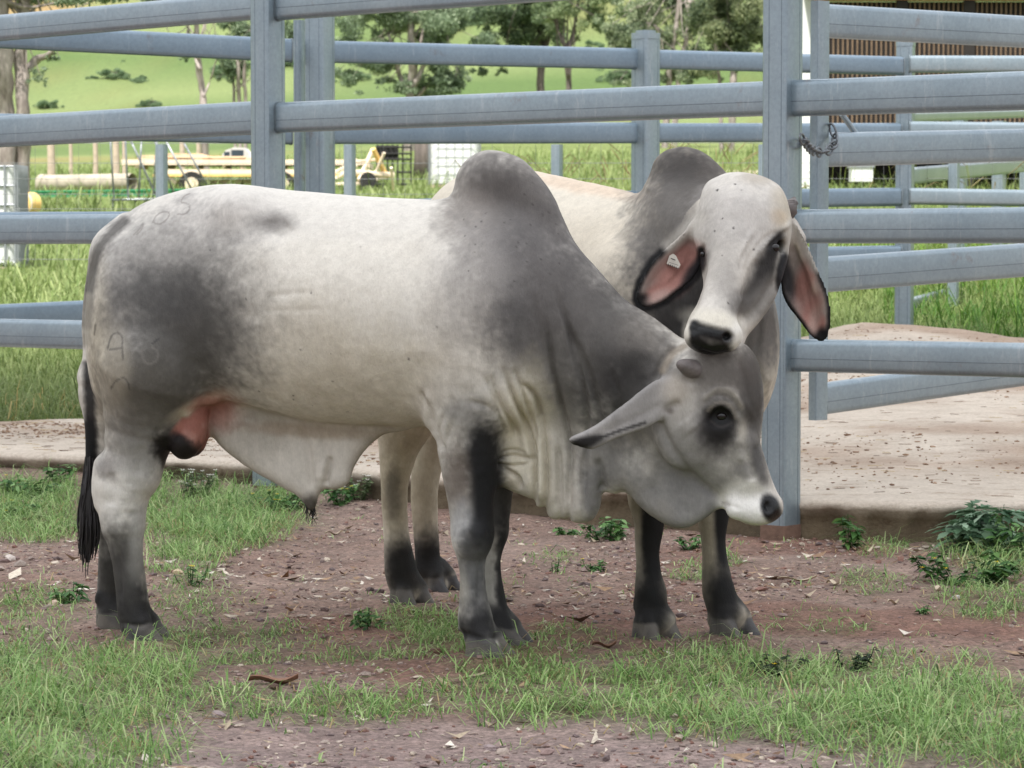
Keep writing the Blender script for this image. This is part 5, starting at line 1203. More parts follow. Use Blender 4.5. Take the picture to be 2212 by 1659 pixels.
def ibc(label, px0, px1, Y, ytop, h=1.15, rod=.02):
    c = gp((px0 + px1) / 2, Y); w2 = (px1 - px0) / 2 * Y / FPX; zt = W(px0, ytop, Y)[2]; zb = zt - h
    T = thing('water_tank', label, 'tank', (c[0], Y, zb)); b = MB()
    b.bar((c[0], Y, zb + .12), (c[0], Y, zt - .03), w2 * 1.94, w2 * 1.94, up=(0, 1, 0), rnd=.16, seg=5); b.build('tank_body', M_WHITE, T, 'auto')
    b = MB()
    for i in range(6):
        z = zb + .14 + (zt - zb - .16) * i / 5
        for s in (-1, 1):
            b.bar((c[0] - w2, Y + s * w2, z), (c[0] + w2, Y + s * w2, z), rod, rod); b.bar((c[0] + s * w2, Y - w2, z), (c[0] + s * w2, Y + w2, z), rod, rod)
    for i in range(7):
        x = -w2 + 2 * w2 * i / 6
        for s in (-1, 1): b.bar((c[0] + x, Y + s * (w2 + .021), zb + .1), (c[0] + x, Y + s * (w2 + .021), zt), rod, rod, up=(0, 1, 0)); b.bar((c[0] + s * (w2 + .021), Y + x, zb + .1), (c[0] + s * (w2 + .021), Y + x, zt), rod, rod, up=(0, 1, 0))
    b.build('cage', M_CAGE, T)
    b = MB(); b.box((c[0] - w2, Y - w2, zb), (c[0] + w2, Y + w2, zb + .1)); b.build('pallet', M_TIM, T)
ibc('white plastic water tank in a wire cage at the left edge, above the third rail', -85, 46, 31, 357); ibc('white caged tank in long grass beside the front bull’s hump', 930, 1036, 58, 300, 1.0, .009)
# concrete pipe, yellow ring, green beam
a, c = W(88, 397, 56), W(286, 393, 55); T = thing('concrete_pipe', 'stained pale concrete pipe lying in the grass behind the green beam', 'pipe', ((a + c) / 2)); b = MB(); b.tube([a, c], .16, 20, False); b.tube([a, a + (c - a) * .06], .178, 20, True); b.build('pipe_barrel', M_CONC, T, 'auto')
b = MB(); b.tube([a - (c - a) * .002, a + (c - a) * .001], .13, 18); b.build('pipe_mouth', M_BLACK, T)  # black disc stands in for the shaded hollow of the pipe
p = W(58, 425, 44); p[2] -= .1; T = thing('cable_reel', 'yellow round reel half hidden by grass beside the white tank', 'reel', p); b = MB(); b.tube([p + (-.08, 0, 0), p + (.06, .2, 0)], .17, 20); b.build('drum', M_YEL, T, 'auto'); b = MB(); b.tube([p + (-.085, -.02, 0), p + (-.07, .02, 0)], .18, 20); b.build('rim', M_CREAM, T, 'auto')
T = thing('steel_beam', 'long bright green steel beam lying in the paddock grass', 'beam', W(200, 420, 52)); b = MB(); a, c = W(68, 419, 52.5), W(480, 414, 51.5)
for z, h, wd in ((.045, .02, .1), (0, .09, .02), (-.05, .02, .1)): b.bar(a + (0, 0, z), c + (0, 0, z), wd, h, rnd=.05)
b.build('web_and_flanges', M_GREEN, T, False)
# galvanised step frame
T = thing('step_ladder', 'light galvanised step frame standing in the grass at left', 'ladder', W(292, 445, 47)); Yl = 47
b = MB(); b.bar(W(240, 432, Yl), W(346, 430, Yl), .2, .03); b.build('tread', M_CAGE, T)
for (x0, y0, x1, y1, dy) in ((246, 428, 236, 260, 0), (277, 428, 268, 250, 0), (300, 430, 306, 290, .3), (330, 428, 342, 262, .3), (338, 424, 276, 290, .15), (378, 424, 322, 270, .15), (420, 420, 356, 300, .2), (447, 400, 398, 310, .2)):
    b = MB(); b.tube([W(x0, y0, Yl + dy), W(x1, y1, Yl + dy)], .016, 8); b.build('tube', M_CAGE, T, True)
for x in (244, 292, 316, 340): b = MB(); b.tube([W(x, 432, Yl), W(x + 1, 470, Yl)], .014, 6); b.build('leg', M_CAGE, T, True)
# yellow trailer with a cream deck, and the small white cab standing on it
Yt = 57; T = thing('farm_trailer', 'long faded yellow farm trailer with a cream deck in the paddock', 'trailer', gp(470, Yt)); b = MB()
b.box(W(262, 356, Yt - .5), W(800, 349, Yt + 1.0)); b.build('deck', M_CREAM, T)
b = MB(); b.box(W(330, 381, Yt - .5), W(800, 377, Yt - .35)); b.box(W(330, 381, Yt + .85), W(800, 377, Yt + 1.0)); b.build('yellow_side_rail', M_YEL, T)
b = MB(); b.box(W(345, 376, Yt - .48), W(800, 366, Yt - .36)); b.bar(W(380, 394, Yt), W(700, 391, Yt), .1, .07); b.build('chassis', M_CREAM, T)
b = MB()
for x in range(300, 800, 62): b.box(W(x, 362.5, Yt - .45), W(x + 10, 356.5, Yt + .95))
for x0, x1 in ((345, 380), (520, 560)): b.bar(W(x0, 362, Yt - .4), W(x1, 396, Yt - .4), .06, .07)
b.build('cross_members', M_CREAM, T)
for x in (415, 610, 660):
    p = W(x, 398, Yt - .45); b = MB(); b.tube([p + (0, -.1, 0), p + (0, .1, 0)], .24, 20); wv = b.build('wheel', M_BLACK, T, 'auto'); b = MB(); b.tube([p + (0, -.12, 0), p + (0, -.09, 0)], .13, 16); b.build('rim', M_CREAM, wv, 'auto', org=T.location)
for (x0, y0, x1, y1) in ((725, 372, 772, 345), (725, 386, 772, 356), (722, 398, 770, 396)):
    b = MB(); b.bar(W(x0, y0, Yt - .7), W(x1, y1, Yt - .7), .08, .06); b.build('ramp_rail', M_CREAM, T)
q_ = random.Random(8)
T = thing('timber_stack', 'loose stack of pale boards lying across the yellow trailer deck', 'timber', W(420, 349, Yt)); M_BRD = simple_mat('sawn_boards', (204, 178, 148), .85, var=.25, scale=6)
for k in range(14):
    x0 = q_.uniform(285, 470); x1 = x0 + q_.uniform(60, 190); lv = k // 4; y0 = 348.5 - lv * 4.5; dy = q_.uniform(-.35, .35) + .1
    b = MB(); b.bar(W(x0, y0 - q_.uniform(0, 2), Yt + dy), W(min(x1, 640), y0 - q_.uniform(0, 3), Yt + dy + q_.uniform(-.2, .2)), .12, .03, rnd=.05); b.build('board', M_BRD, T)
T = thing('tractor_cab', 'small white machine cab with dark windows standing behind the yellow trailer', 'tractor', W(495, 349, Yt + 1.6)); Yc = Yt + 1.6
b = MB(); pr = [(478, 350), (480, 334), (488, 324), (506, 318), (528, 319), (536, 329), (540, 350)]; f0 = [W(x, y, Yc) for x, y in pr]; f1 = [q + np.array([0, .9, 0]) for q in f0]; n = len(pr)
b.add(f0 + f1, [tuple(range(n)), tuple(range(2 * n - 1, n - 1, -1))] + [(i, n + i, n + (i + 1) % n, (i + 1) % n) for i in range(n)]); b.build('cab', simple_mat('dusty_white_paint', (186, 184, 178), .6, var=.15), T)
for (x0, y0, x1, y1) in ((484, 345, 496, 328), (500, 344, 526, 324)): b = MB(); b.box(W(x0, y0, Yc - .012), W(x1, y1, Yc - .004)); b.build('window', M_GLASS, T)
b = MB(); b.box(W(534, 350, Yc + .1), W(600, 330, Yc + .8)); b.build('bonnet', M_WHITE, T); b = MB(); b.bar(W(545, 328, Yc + .05), W(590, 322, Yc + .05), .04, .05); b.build('red_bar', M_RED, T)
# jumbled implement and dark mesh crate in the middle
T = thing('farm_implement', 'jumble of dull yellow implement arms in long grass left of the caged tank', 'implement', gp(820, 55)); Yi = 54
for (x0, y0, x1, y1, wd) in ((775, 390, 806, 322, .07), (806, 322, 832, 375, .08), (760, 372, 850, 378, .09), (770, 398, 840, 380, .06), (765, 350, 812, 345, .05), (830, 330, 800, 400, .05), (845, 362, 850, 410, .05)):
    b = MB(); b.bar(W(x0, y0, Yi), W(x1, y1, Yi + .3), wd, wd); b.build('arm', M_CREAM if wd != .08 else M_YEL, T)
p = W(795, 390, Yi); b = MB(); b.tube([p + (0, -.08, 0), p + (0, .08, 0)], .15, 16); b.build('wheel', M_BLACK, T, 'auto')
T = thing('wire_crate', 'dark open wire crate standing behind the yellow implement arms', 'crate', gp(850, 57)); Yk = 56
for dy in (0, .7):
    b = MB()
    for x in (815, 826, 837, 848, 859, 870, 888): b.bar(W(x, 405, Yk + dy), W(x, 312, Yk + dy), .03, .03, up=(0, 1, 0))
    for y in (318, 332, 344, 372, 398): b.bar(W(812, y, Yk + dy - .02), W(890, y, Yk + dy - .02), .035, .035)
    b.build('wire_side', M_BLACK, T)
b = MB(); b.box(W(813, 344, Yk + .05), W(860, 316, Yk + .6)); b.build('dark_tub', M_BLACK, T)
p = gp(912, 62); T = thing('tree_stump', 'grey brown stump post beside the white caged tank in the grass', 'stump', p); b = MB(); b.tube([p - (0, 0, .1), p + (.01, 0, .5), p + (0, 0, 1.05)], [.2, .17, .16], 12); b.build('stump', M_DARK, T, True)
# weathered posts of an old paddock fence
OP = ((112, 61, 17, 'pale weathered fence post nearest the twin trunks'), (155, 64, 8, 'thin grey fence post left of the pair of pale posts'), (208, 63, 11, 'narrow pale fence post behind the concrete pipe'), (252, 60, 15, 'pale weathered post left of the step frame'), (270, 62, 9, 'split pale post seen through the step frame'), (395, 64, 12, 'pale post showing above the trailer deck'), (430, 66, 10, 'thin weathered post left of the white cab'), (925, 66, 10, 'thin weathered post by the caged tank'))
for px, Y, wd, lab in OP:
    p = gp(px, Y); b = MB(); r = wd / 2 * Y / FPX; b.tube([p - (0, 0, .2), p + (r * .2, 0, .5), p + (-r * .1, 0, 1.25)], [r * 1.1, r, r * .9], 9); o = b.build('fence_post', M_TIM, None, 'auto', org=p); tag(o, lab, 'post', 'weathered paddock posts')
# shed at the right
Ys = 55; M_SLAT = simple_mat('shade_toned_slats', (118, 98, 80), .9, var=.3, scale=3); M_SHADE = simple_mat('shed_shade_and_dark_posts', (36, 31, 29), .9, var=.3, scale=2); M_TRIM = simple_mat('orange_fascia', (196, 132, 92), .7, var=.2)  # slats darkened to look shaded; near-black stands in for shade inside the shed
c = gp(2000, Ys); T = thing('farm_shed', 'large dark slatted shed with a white end wall at the top right', 'shed', c)
xl, xr = W(1772, 0, Ys)[0], W(2900, 0, Ys)[0]; zt, zb = W(1800, 4, Ys)[2], W(1800, 300, Ys)[2]
b = MB(); b.box((xl, Ys, zb), (xr, Ys + .12, zt)); b.build('dark_backing', M_SHADE, T)
b = MB()
x = xl + .05
while x < xr: b.box((x, Ys - .06, zb), (x + .024, Ys - .02, zt)); x += .088
b.build('slats', M_SLAT, T)
for px in (1935, 2080, 2232, 2400): X = W(px, 0, Ys)[0]; b = MB(); b.box((X, Ys - .2, float(land(X, Ys)) - .1), (X + .2, Ys - .07, zt + .02)); b.build('shed_post', M_SHADE, T)
b = MB(); b.box((xl - .1, Ys - .25, zt + .022), (xr, Ys + .15, zt + .10)); b.build('fascia', M_TRIM, T)
b = MB(); b.add([(xl - .3, Ys - .4, zt + .12), (xr + .3, Ys - .4, zt + .12), (xr + .3, Ys + 9, zt + 1.6), (xl - .3, Ys + 9, zt + 1.6), (xl - .3, Ys - .4, zt + .17), (xr + .3, Ys - .4, zt + .17), (xr + .3, Ys + 9, zt + 1.65), (xl - .3, Ys + 9, zt + 1.65)], [(0, 3, 2, 1), (4, 5, 6, 7), (0, 1, 5, 4), (2, 3, 7, 6), (0, 4, 7, 3), (1, 2, 6, 5)]); b.build('roof', M_CAGE, T)
b = MB(); b.box((xl + .2, Ys + 2.5, float(land(xl, Ys)) - .2), (xr, Ys + 2.6, zb + .3)); b.build('rear_wall', M_SHADE, T)
b = MB(); xw0, xw1 = W(1706, 0, Ys)[0], W(1768, 0, Ys)[0]; b.box((xw0, Ys + .3, float(land(xw0, Ys)) - .2), (xw1, Ys + 1.5, zt + .5)); b.build('end_wall', M_WHITE, T)
p = gp(1858, 53); T = thing('trough', 'small pale box trough in the grass in front of the shed', 'trough', p); b = MB(); b.box(W(1839, 392, 53), W(1880, 362, 53.4)); b.build('trough_wall', M_WHITE, T); b = MB(); b.box(W(1836, 362, 52.98), W(1883, 358, 53.42)); b.build('lip', M_CAGE, T)
# ---------------------------------------------------------------- grass, gravel, litter, weeds
def blades(x, y, z, h, wd, lean, rs, cols):
    n = len(x); a = rs.uniform(0, 2 * np.pi, n); c, s = np.cos(a), np.sin(a)
    dx, dy = c, s; sx, sy = -s, c
    base = np.stack([x, y, z], -1); side = np.stack([sx, sy, 0 * x], -1) * (wd / 2)[:, None]; d = np.stack([dx, dy, 0 * x], -1)
    l1 = (lean * h * .30)[:, None]; l2 = (lean * h)[:, None]; up = np.array([0, 0, 1.0])
    m = base + d * l1 + up * (h * .55)[:, None]; t = base + d * l2 + up * (h * np.clip(1.0 - .35 * lean, .3, 1))[:, None]
    v = np.stack([base - side, base + side, m + side * .75, m - side * .75, t], 1).reshape(-1, 3)
    k = np.arange(n)[:, None] * 5
    q = k + np.array([[0, 1, 2, 3]]); tr = k + np.array([[3, 2, 4]])
    cols = np.array([lin(cc) for cc in cols]); ci = np.clip(rs.beta(2.2, 2.2, n), 0, .999) * (len(cols) - 1); i0 = ci.astype(int); f = (ci - i0)[:, None]
    col = (cols[i0] * (1 - f) + cols[i0 + 1] * f) * rs.uniform(.8, 1.2, n)[:, None]
    return v, q, tr, np.repeat(col, 5, 0)
M_GRASS = leaf_mat('grass_blades', 'leaf', .35)
def grass_obj(name, label, parts):
    V = []; Q = []; T = []; C = []; o = 0
    for v, q, t, c in parts: V.append(v); Q.append(q + o); T.append(t + o); C.append(c); o += len(v)
    me = mesh_np(name, np.concatenate(V), [np.concatenate(Q), np.concatenate(T)]); set_col(me, 'leaf', np.concatenate(C)); ob = link(name, me, M_GRASS); tag(ob, label, 'grass', None, 'stuff'); return ob
rs = np.random.RandomState(11)
# near turf: tufts, then blades round each tuft
nt_ = 26000; x = rs.uniform(-2.6, 2.6, nt_); y = 6.2 + 7.2 * rs.rand(nt_) ** 1.1
px, py = proj(np.stack([x, y, 0 * x], -1)); m, h = gmask(px, py); nz = fbm(np.stack([x * 5, y * 3.2, 0 * x], -1), 4, 77); m2 = m * (.25 + 1.5 * (nz - .22)); keep = (rs.rand(nt_) < np.maximum(m2, .012)) & (y < fr(x) - .03)
x, y, h, nz = x[keep], y[keep], h[keep], nz[keep]; k = 7; n = len(x) * k
X = np.repeat(x, k) + rs.normal(0, .022, n); Y_ = np.repeat(y, k) + rs.normal(0, .03, n); H = .88 * np.repeat(h, k) * rs.gamma(5, .2, n) * np.repeat(.7 + 1.0 * (nz - .3), k)
FG = [(66, 98, 48), (106, 142, 76), (144, 176, 104), (172, 196, 132), (204, 208, 160)]
fg = blades(X, Y_, zat(X, Y_) - .004, np.clip(H, .012, .17), rs.uniform(.0024, .0050, n), rs.uniform(.6, 2.8, n), rs, FG)
n = 11000; x = rs.uniform(-2.6, 2.6, n); y = rs.uniform(6.2, 12.6, n); px, py = proj(np.stack([x, y, 0 * x], -1)); m, h = gmask(px, py); kp = (rs.rand(n) < .08 + m * .8) & (y < fr(x)); x, y, h = x[kp], y[kp], h[kp]; n = len(x)
dry = blades(x, y, zat(x, y) + .001, h * rs.uniform(.3, 1.1, n), rs.uniform(.002, .004, n), rs.uniform(1.2, 3.2, n), rs, [(150, 128, 84), (176, 156, 112), (198, 184, 142)])
grass_obj('turf_grass', 'patchy short green and straw grass in the gravel under the bulls', [fg, dry])
# paddock grass behind the slab
def field_grass(n, x0, x1, y0, y1, hh, ww, cols, cond=None, pw=1.0):
    x = rs.uniform(x0, x1, n); y = y0 + (y1 - y0) * rs.rand(n) ** pw; x = x * y / y1
    kp = (y > bk(x) + .02) & (np.abs(x) < y * .24 + .5)
    if cond is not None: kp &= cond(x, y)
    x, y = x[kp], y[kp]; n = len(x); nz = fbm(np.stack([x * 1.4, y * .9, 0 * x], -1), 3, 88)
    return blades(x, y, zat(x, y) - .01, hh * rs.gamma(6, 1 / 6, n) * (.4 + 1.2 * nz), ww * rs.uniform(.6, 1.4, n), rs.uniform(.4, 1.9, n), rs, cols)
BG = [(80, 98, 52), (104, 122, 68), (128, 144, 88), (160, 168, 118)]
pk = [field_grass(62000, -5.2, 5.2, 15.6, 24, .10, .007, BG, pw=1.2), field_grass(42000, -11, 11, 22, 46, .16, .014, BG, pw=1.2), field_grass(26000, -16, 16, 44, 80, .26, .022, BG),
      field_grass(5200, -5, 5, 21.5, 30, .46, .007, [(78, 104, 48), (114, 138, 70), (158, 168, 106)], lambda x, y: (x / y > -.01) & (x / y < .09)), field_grass(2600, -5, 5, 21.2, 27, .5, .008, [(70, 100, 36), (112, 140, 58)], lambda x, y: x / y > .1),
      field_grass(12000, -4.4, 4.4, 17.2, 22, .22, .008, [(48, 84, 30), (78, 116, 44), (112, 142, 62)], lambda x, y: (x / y > .125) & (fbm(np.stack([x * 1.5, y, 0 * x], -1), 2, 3) > .4)),
      field_grass(1500, -5, 5, 15.6, 17, .12, .006, [(150, 130, 80), (180, 160, 104), (200, 180, 128)], lambda x, y: x < -1.5)]
grass_obj('paddock_grass', 'bright green paddock grass beyond the slab and yards', pk)
# tall seeding stems by the wire fence
SH = MB(); r_ = random.Random(5)
for i in range(150):
    x = r_.uniform(1020, 1640) if i < 95 else (r_.uniform(1790, 2200) if i < 130 else r_.uniform(640, 1000)); Y = r_.uniform(21.4, 25); p = gp(x, Y); h = r_.uniform(.8, 1.25) * (1 if i < 130 else .8); a = r_.uniform(-.25, .25)
    pts = [p, p + (a * .2, 0, h * .5), p + (a * .7, .02, h * .9), p + (a * 1.5, .05, h * 1.0)]; SH.tube(pts, [.0024, .002, .0018, .0012], 4, False, c=lin((128, 140, 70)))
    q = pts[-1]; SH.tube([pts[-2], (pts[-2] + q) / 2, q, q + (a * .35, 0, -.05)], [.002, .0042, .004, .001], 4, False, c=lin(r_.choice([(132, 118, 82), (118, 108, 74), (150, 140, 98)])))
o = SH.build('seeding_grass', M_GRASS, None, col='leaf'); tag(o, 'tall seeding grass stems along the wire fence', 'grass', None, 'stuff')

# gravel
def icos():
    t = (1 + 5 ** .5) / 2; v = np.array([(-1, t, 0), (1, t, 0), (-1, -t, 0), (1, -t, 0), (0, -1, t), (0, 1, t), (0, -1, -t), (0, 1, -t), (t, 0, -1), (t, 0, 1), (-t, 0, -1), (-t, 0, 1)], float); v /= np.linalg.norm(v[0])
    f = np.array([(0, 11, 5), (0, 5, 1), (0, 1, 7), (0, 7, 10), (0, 10, 11), (1, 5, 9), (5, 11, 4), (11, 10, 2), (10, 7, 6), (7, 1, 8), (3, 9, 4), (3, 4, 2), (3, 2, 6), (3, 6, 8), (3, 8, 9), (4, 9, 5), (2, 4, 11), (6, 2, 10), (8, 6, 7), (9, 8, 1)]); return v, f
IV, IF = icos()
M_STONE, nt__, bs__ = mat_new('gravel_stone'); at__ = N(nt__, 'ShaderNodeVertexColor'); at__.layer_name = 'leaf'; nn__ = noise_node(nt__, 120, 4, .7)
r__ = ramp(nt__, nn__.outputs['Fac'], [(.3, (.7, .7, .7, 1)), (.7, (1.25, 1.25, 1.25, 1))]); mm__ = N(nt__, 'ShaderNodeMix'); mm__.data_type = 'RGBA'; mm__.blend_type = 'MULTIPLY'; mm__.inputs[0].default_value = 1
nt__.links.new(at__.outputs['Color'], mm__.inputs[6]); nt__.links.new(r__.outputs[0], mm__.inputs[7]); nt__.links.new(mm__.outputs[2], bs__.inputs['Base Color']); bs__.inputs['Roughness'].default_value = .85
n = 26000; x = rs.uniform(-2.5, 2.5, n); y = 6.2 + 6.6 * rs.rand(n) ** 1.15; px, py = proj(np.stack([x, y, 0 * x], -1)); m, _ = gmask(px, py); dn = fbm(np.stack([x * 2.2, y * 1.4, 0 * x], -1), 4, 91); kp = (rs.rand(n) < (1 - .85 * m) * np.clip(2.6 * (dn - .25), .05, 1)) & (y < fr(x) - .02); x, y = x[kp], y[kp]; n = len(x)
sz = .0020 + .0036 * rs.gamma(1.2, .6, n); big = rs.rand(n) < .02; sz[big] *= 1.7
dv = IV[None] * rs.uniform(.65, 1.35, (n, 12, 1)); sc3 = np.stack([rs.uniform(.7, 1.5, n), rs.uniform(.7, 1.5, n), rs.uniform(.4, .8, n)], -1); a = rs.uniform(0, 6.28, n); c_, s_ = np.cos(a)[:, None], np.sin(a)[:, None]
dv = dv * sc3[:, None] * sz[:, None, None]; dv = np.stack([dv[..., 0] * c_ - dv[..., 1] * s_, dv[..., 0] * s_ + dv[..., 1] * c_, dv[..., 2]], -1)
V = dv + np.stack([x, y, zat(x, y) + sz * .25], -1)[:, None]; Fs = (IF[None] + (np.arange(n) * 12)[:, None, None]).reshape(-1, 3)
pal = np.array([lin(c) for c in ((138, 116, 110), (118, 96, 90), (150, 132, 122), (126, 92, 80), (166, 150, 138), (104, 88, 86), (184, 170, 152))]); cc = np.repeat(pal[rs.randint(0, 7, n)] * rs.uniform(.75, 1.2, (n, 1)), 12, 0)
me = mesh_np('gravel', V.reshape(-1, 3), Fs, False); set_col(me, 'leaf', cc); o = link('gravel', me, M_STONE); tag(o, 'purplish grey and red gravel scattered over the bare dirt', 'gravel', None, 'stuff')
# slab crumbs and droppings
n = 6500; x = rs.uniform(-3, 3, n); t = rs.rand(n); y = fr(x) + .15 + t * (bk(x) - fr(x) - .4); kp = fbm(np.stack([x * .8, y * .8, 0 * x], -1), 3, 93) > .50; x, y = x[kp], y[kp]; n = len(x); sz = np.minimum(.0016 + .0026 * rs.gamma(1.0, .8, n), .0065)
dv = IV[None] * rs.uniform(.5, 1.5, (n, 12, 1)) * np.stack([rs.uniform(.8, 2.4, n), rs.uniform(.7, 1.6, n), rs.uniform(.5, 1.0, n)], -1)[:, None] * sz[:, None, None]
V = dv + np.stack([x, y, slab_top(x, y) + sz * .2], -1)[:, None]; Fs = (IF[None] + (np.arange(n) * 12)[:, None, None]).reshape(-1, 3); cc = np.repeat(np.array([lin(c) for c in ((134, 104, 80), (116, 88, 68), (158, 130, 104))])[rs.randint(0, 3, n)], 12, 0)
me = mesh_np('dry_dung', V.reshape(-1, 3), Fs, False); set_col(me, 'leaf', cc); o = link('dry_dung', me, M_STONE); tag(o, 'crumbled brown dry dung scattered on the pale slab', 'dung', None, 'stuff')
n = 900; x = rs.uniform(-3, 3, n); y = fr(x) + .12 + rs.rand(n) * (bk(x) - fr(x) - .3); a = rs.normal(0, .5, n); L = rs.gamma(3, .012, n) + .01
d = np.stack([np.cos(a), np.sin(a), 0 * a], -1) * (L / 2)[:, None]; s = np.stack([-np.sin(a), np.cos(a), 0 * a], -1) * .0012; c0 = np.stack([x, y, slab_top(x, y) + .003], -1)
V = np.stack([c0 - d - s, c0 + d - s, c0 + d + s + (0, 0, .002), c0 - d + s + (0, 0, .002)], 1).reshape(-1, 3)
me = mesh_np('loose_straw', V, np.arange(4 * n).reshape(-1, 4)); set_col(me, 'leaf', np.repeat(np.array([lin(c) for c in ((120, 98, 76), (96, 78, 62), (178, 156, 118))])[rs.randint(0, 3, n)], 4, 0)); o = link('loose_straw', me, M_STONE); tag(o, 'thin straws and twigs lying on the pale slab', 'straw', None, 'stuff')
# leaf and bark litter
n = 5200; x = rs.uniform(-2.5, 2.5, n); y = 6.2 + 6.6 * rs.rand(n) ** 1.0; px, py = proj(np.stack([x, y, 0 * x], -1)); m, _ = gmask(px, py); dn = fbm(np.stack([x * 1.5 + 9, y * 1.2, 0 * x], -1), 4, 95); kp = (rs.rand(n) < (1 - .7 * m) * np.clip(3 * (dn - .33), .03, 1)) & (y < fr(x) - .03); x, y = x[kp], y[kp]; n = len(x)
L = rs.gamma(3, .009, n) + .008; wd = L * rs.uniform(.12, .35, n); a = rs.uniform(0, 6.28, n); d = np.stack([np.cos(a), np.sin(a), rs.normal(0, .12, n)], -1); s = np.stack([-np.sin(a), np.cos(a), rs.normal(0, .35, n)], -1); c0 = np.stack([x, y, zat(x, y) + .005], -1)
cu = np.stack([0 * x, 0 * x, rs.uniform(0, .25, n) * L], -1)
V = np.stack([c0 - d * L[:, None] / 2 + cu, c0 + s * wd[:, None] / 2, c0 + d * L[:, None] / 2 + cu, c0 - s * wd[:, None] / 2], 1).reshape(-1, 3); pal = np.array([lin(c) for c in ((186, 168, 142), (210, 196, 176), (150, 120, 94), (170, 140, 110), (120, 92, 72), (220, 210, 194))])
me = mesh_np('leaf_litter', V, np.arange(4 * n).reshape(-1, 4)); set_col(me, 'leaf', np.repeat(pal[rs.randint(0, 6, n)] * rs.uniform(.7, 1.1, (n, 1)), 4, 0)); o = link('leaf_litter', me, M_STONE); tag(o, 'small dry leaf and bark litter strewn over the gravel', 'leaf litter', None, 'stuff')
# single big dry leaves, strips of bark and loose stones that can be picked out
M_DRY = simple_mat('dry_gum_leaf', (132, 98, 78), .7, var=.3, scale=30); M_BARK2 = simple_mat('pale_bark_strip', (198, 182, 158), .8, var=.2, scale=25); M_CHIP = simple_mat('grey_purple_rock', (150, 134, 132), .9, var=.25, scale=25, bmp=.5)
def dry_leaf(lab, px, py, L, wd, ang, mat, name='dry_leaf', curl=.10, grp='large dry leaves and bark strips'):
    g = G(px, py); a = math.radians(ang); z = float(zat(g[0], g[1])) + .006; d = np.array([math.cos(a), math.sin(a), 0]); s = np.array([-d[1], d[0], 0]); b = MB(); v = []; n = 9
    for j in (0, 1):
        for i in range(n):
            t = i / (n - 1); w_ = wd * math.sin(math.pi * min(max(t, .03), .97)) ** .8; c_ = np.array([g[0], g[1], z]) + d * L * (t - .5) + np.array([0, 0, curl * L * (2 * t - 1) ** 2 * .5 + .006 * math.sin(7 * t)]) + s * .06 * L * math.sin(3 * t)
            for q_ in (-1, 0, 1): v.append(c_ + s * w_ / 2 * q_ + np.array([0, 0, abs(q_) * wd * .25 + j * .0012]))
    f = [(i * 3 + q_, i * 3 + q_ + 1, (i + 1) * 3 + q_ + 1, (i + 1) * 3 + q_) for i in range(n - 1) for q_ in (0, 1)]; m_ = 3 * n
    f = [tuple(reversed(q_)) for q_ in f] + [tuple(k + m_ for k in q_) for q_ in f]; b.add(v, f); o = b.build(name, mat, None, True, org=(g[0], g[1], z)); tag(o, lab, 'leaf' if 'leaf' in name else 'bark', grp)
dry_leaf('long curled brown leaf on bare dirt between the bull’s front and hind feet', 590, 1478, .13, .045, 8, M_DRY); dry_leaf('orange brown leaf in the grass right of the front bull’s hooves', 1305, 1392, .07, .03, 10, M_DRY); dry_leaf('pale strip of bark standing up right of the rusty post foot', 1872, 1192, .075, .022, 35, M_BARK2, 'bark_strip', .5)
dry_leaf('long tan bark strip lying on gravel right of the rear bull’s hooves', 1722, 1254, .14, .02, 14, M_BARK2, 'bark_strip', .1); dry_leaf('tan leaf under the end of the long bark strip', 1800, 1262, .05, .024, -40, M_BARK2); dry_leaf('pale leaf on the dark gravel between the two bulls’ front legs', 1255, 1283, .05, .018, -15, M_BARK2)
dry_leaf('dry tan leaf at the foot of the leafy weed at right', 1972, 1205, .045, .024, 60, M_BARK2); dry_leaf('curled brown leaf by the thistle at far right', 2025, 1278, .04, .022, -70, M_BARK2); dry_leaf('small buff leaf on gravel below the thistle', 1930, 1302, .045, .02, 30, M_BARK2); dry_leaf('buff leaf sticking up in the grass at lower right', 2072, 1540, .05, .02, 60, M_DRY)
dry_leaf('pale shard of bark left of the sheath, on bare gravel', 720, 1150, .07, .016, 30, M_BARK2, 'bark_strip', .1)
def rock(lab, px, py, r, seed, mat=M_CHIP):
    q_ = np.random.RandomState(seed); g = G(px, py); z = float(zat(g[0], g[1])); bm = bmesh.new(); bmesh.ops.create_icosphere(bm, subdivisions=2, radius=1); me = bpy.data.meshes.new('stone'); bm.to_mesh(me); bm.free()
    v = np.array([p.co for p in me.vertices]); v *= (1 + .5 * (fbm(v * 1.3 + seed, 2, seed) - .5) * 2)[:, None]; v = v * np.array([1.2, .9, .62]) * r * .72; me.vertices.foreach_set('co', v.astype(np.float32).ravel()); o = link('stone', me, mat); o.location = (g[0], g[1], z + r * .25); o.rotation_euler = (0, 0, q_.rand() * 6); tag(o, lab, 'stone', 'single loose stones on the dirt')
rock('roundish pinkish stone at the edge of the thin grass strip, lower left', 472, 1546, .023, 1); rock('stone half hidden in grass left of the roundish pinkish stone', 352, 1548, .02, 2); rock('angular pale grey chip on gravel below the thistle', 2066, 1293, .018, 3, simple_mat('pale_chip', (190, 186, 180), .9)); rock('grey pink stone near the bottom edge in the middle', 1060, 1603, .018, 4)
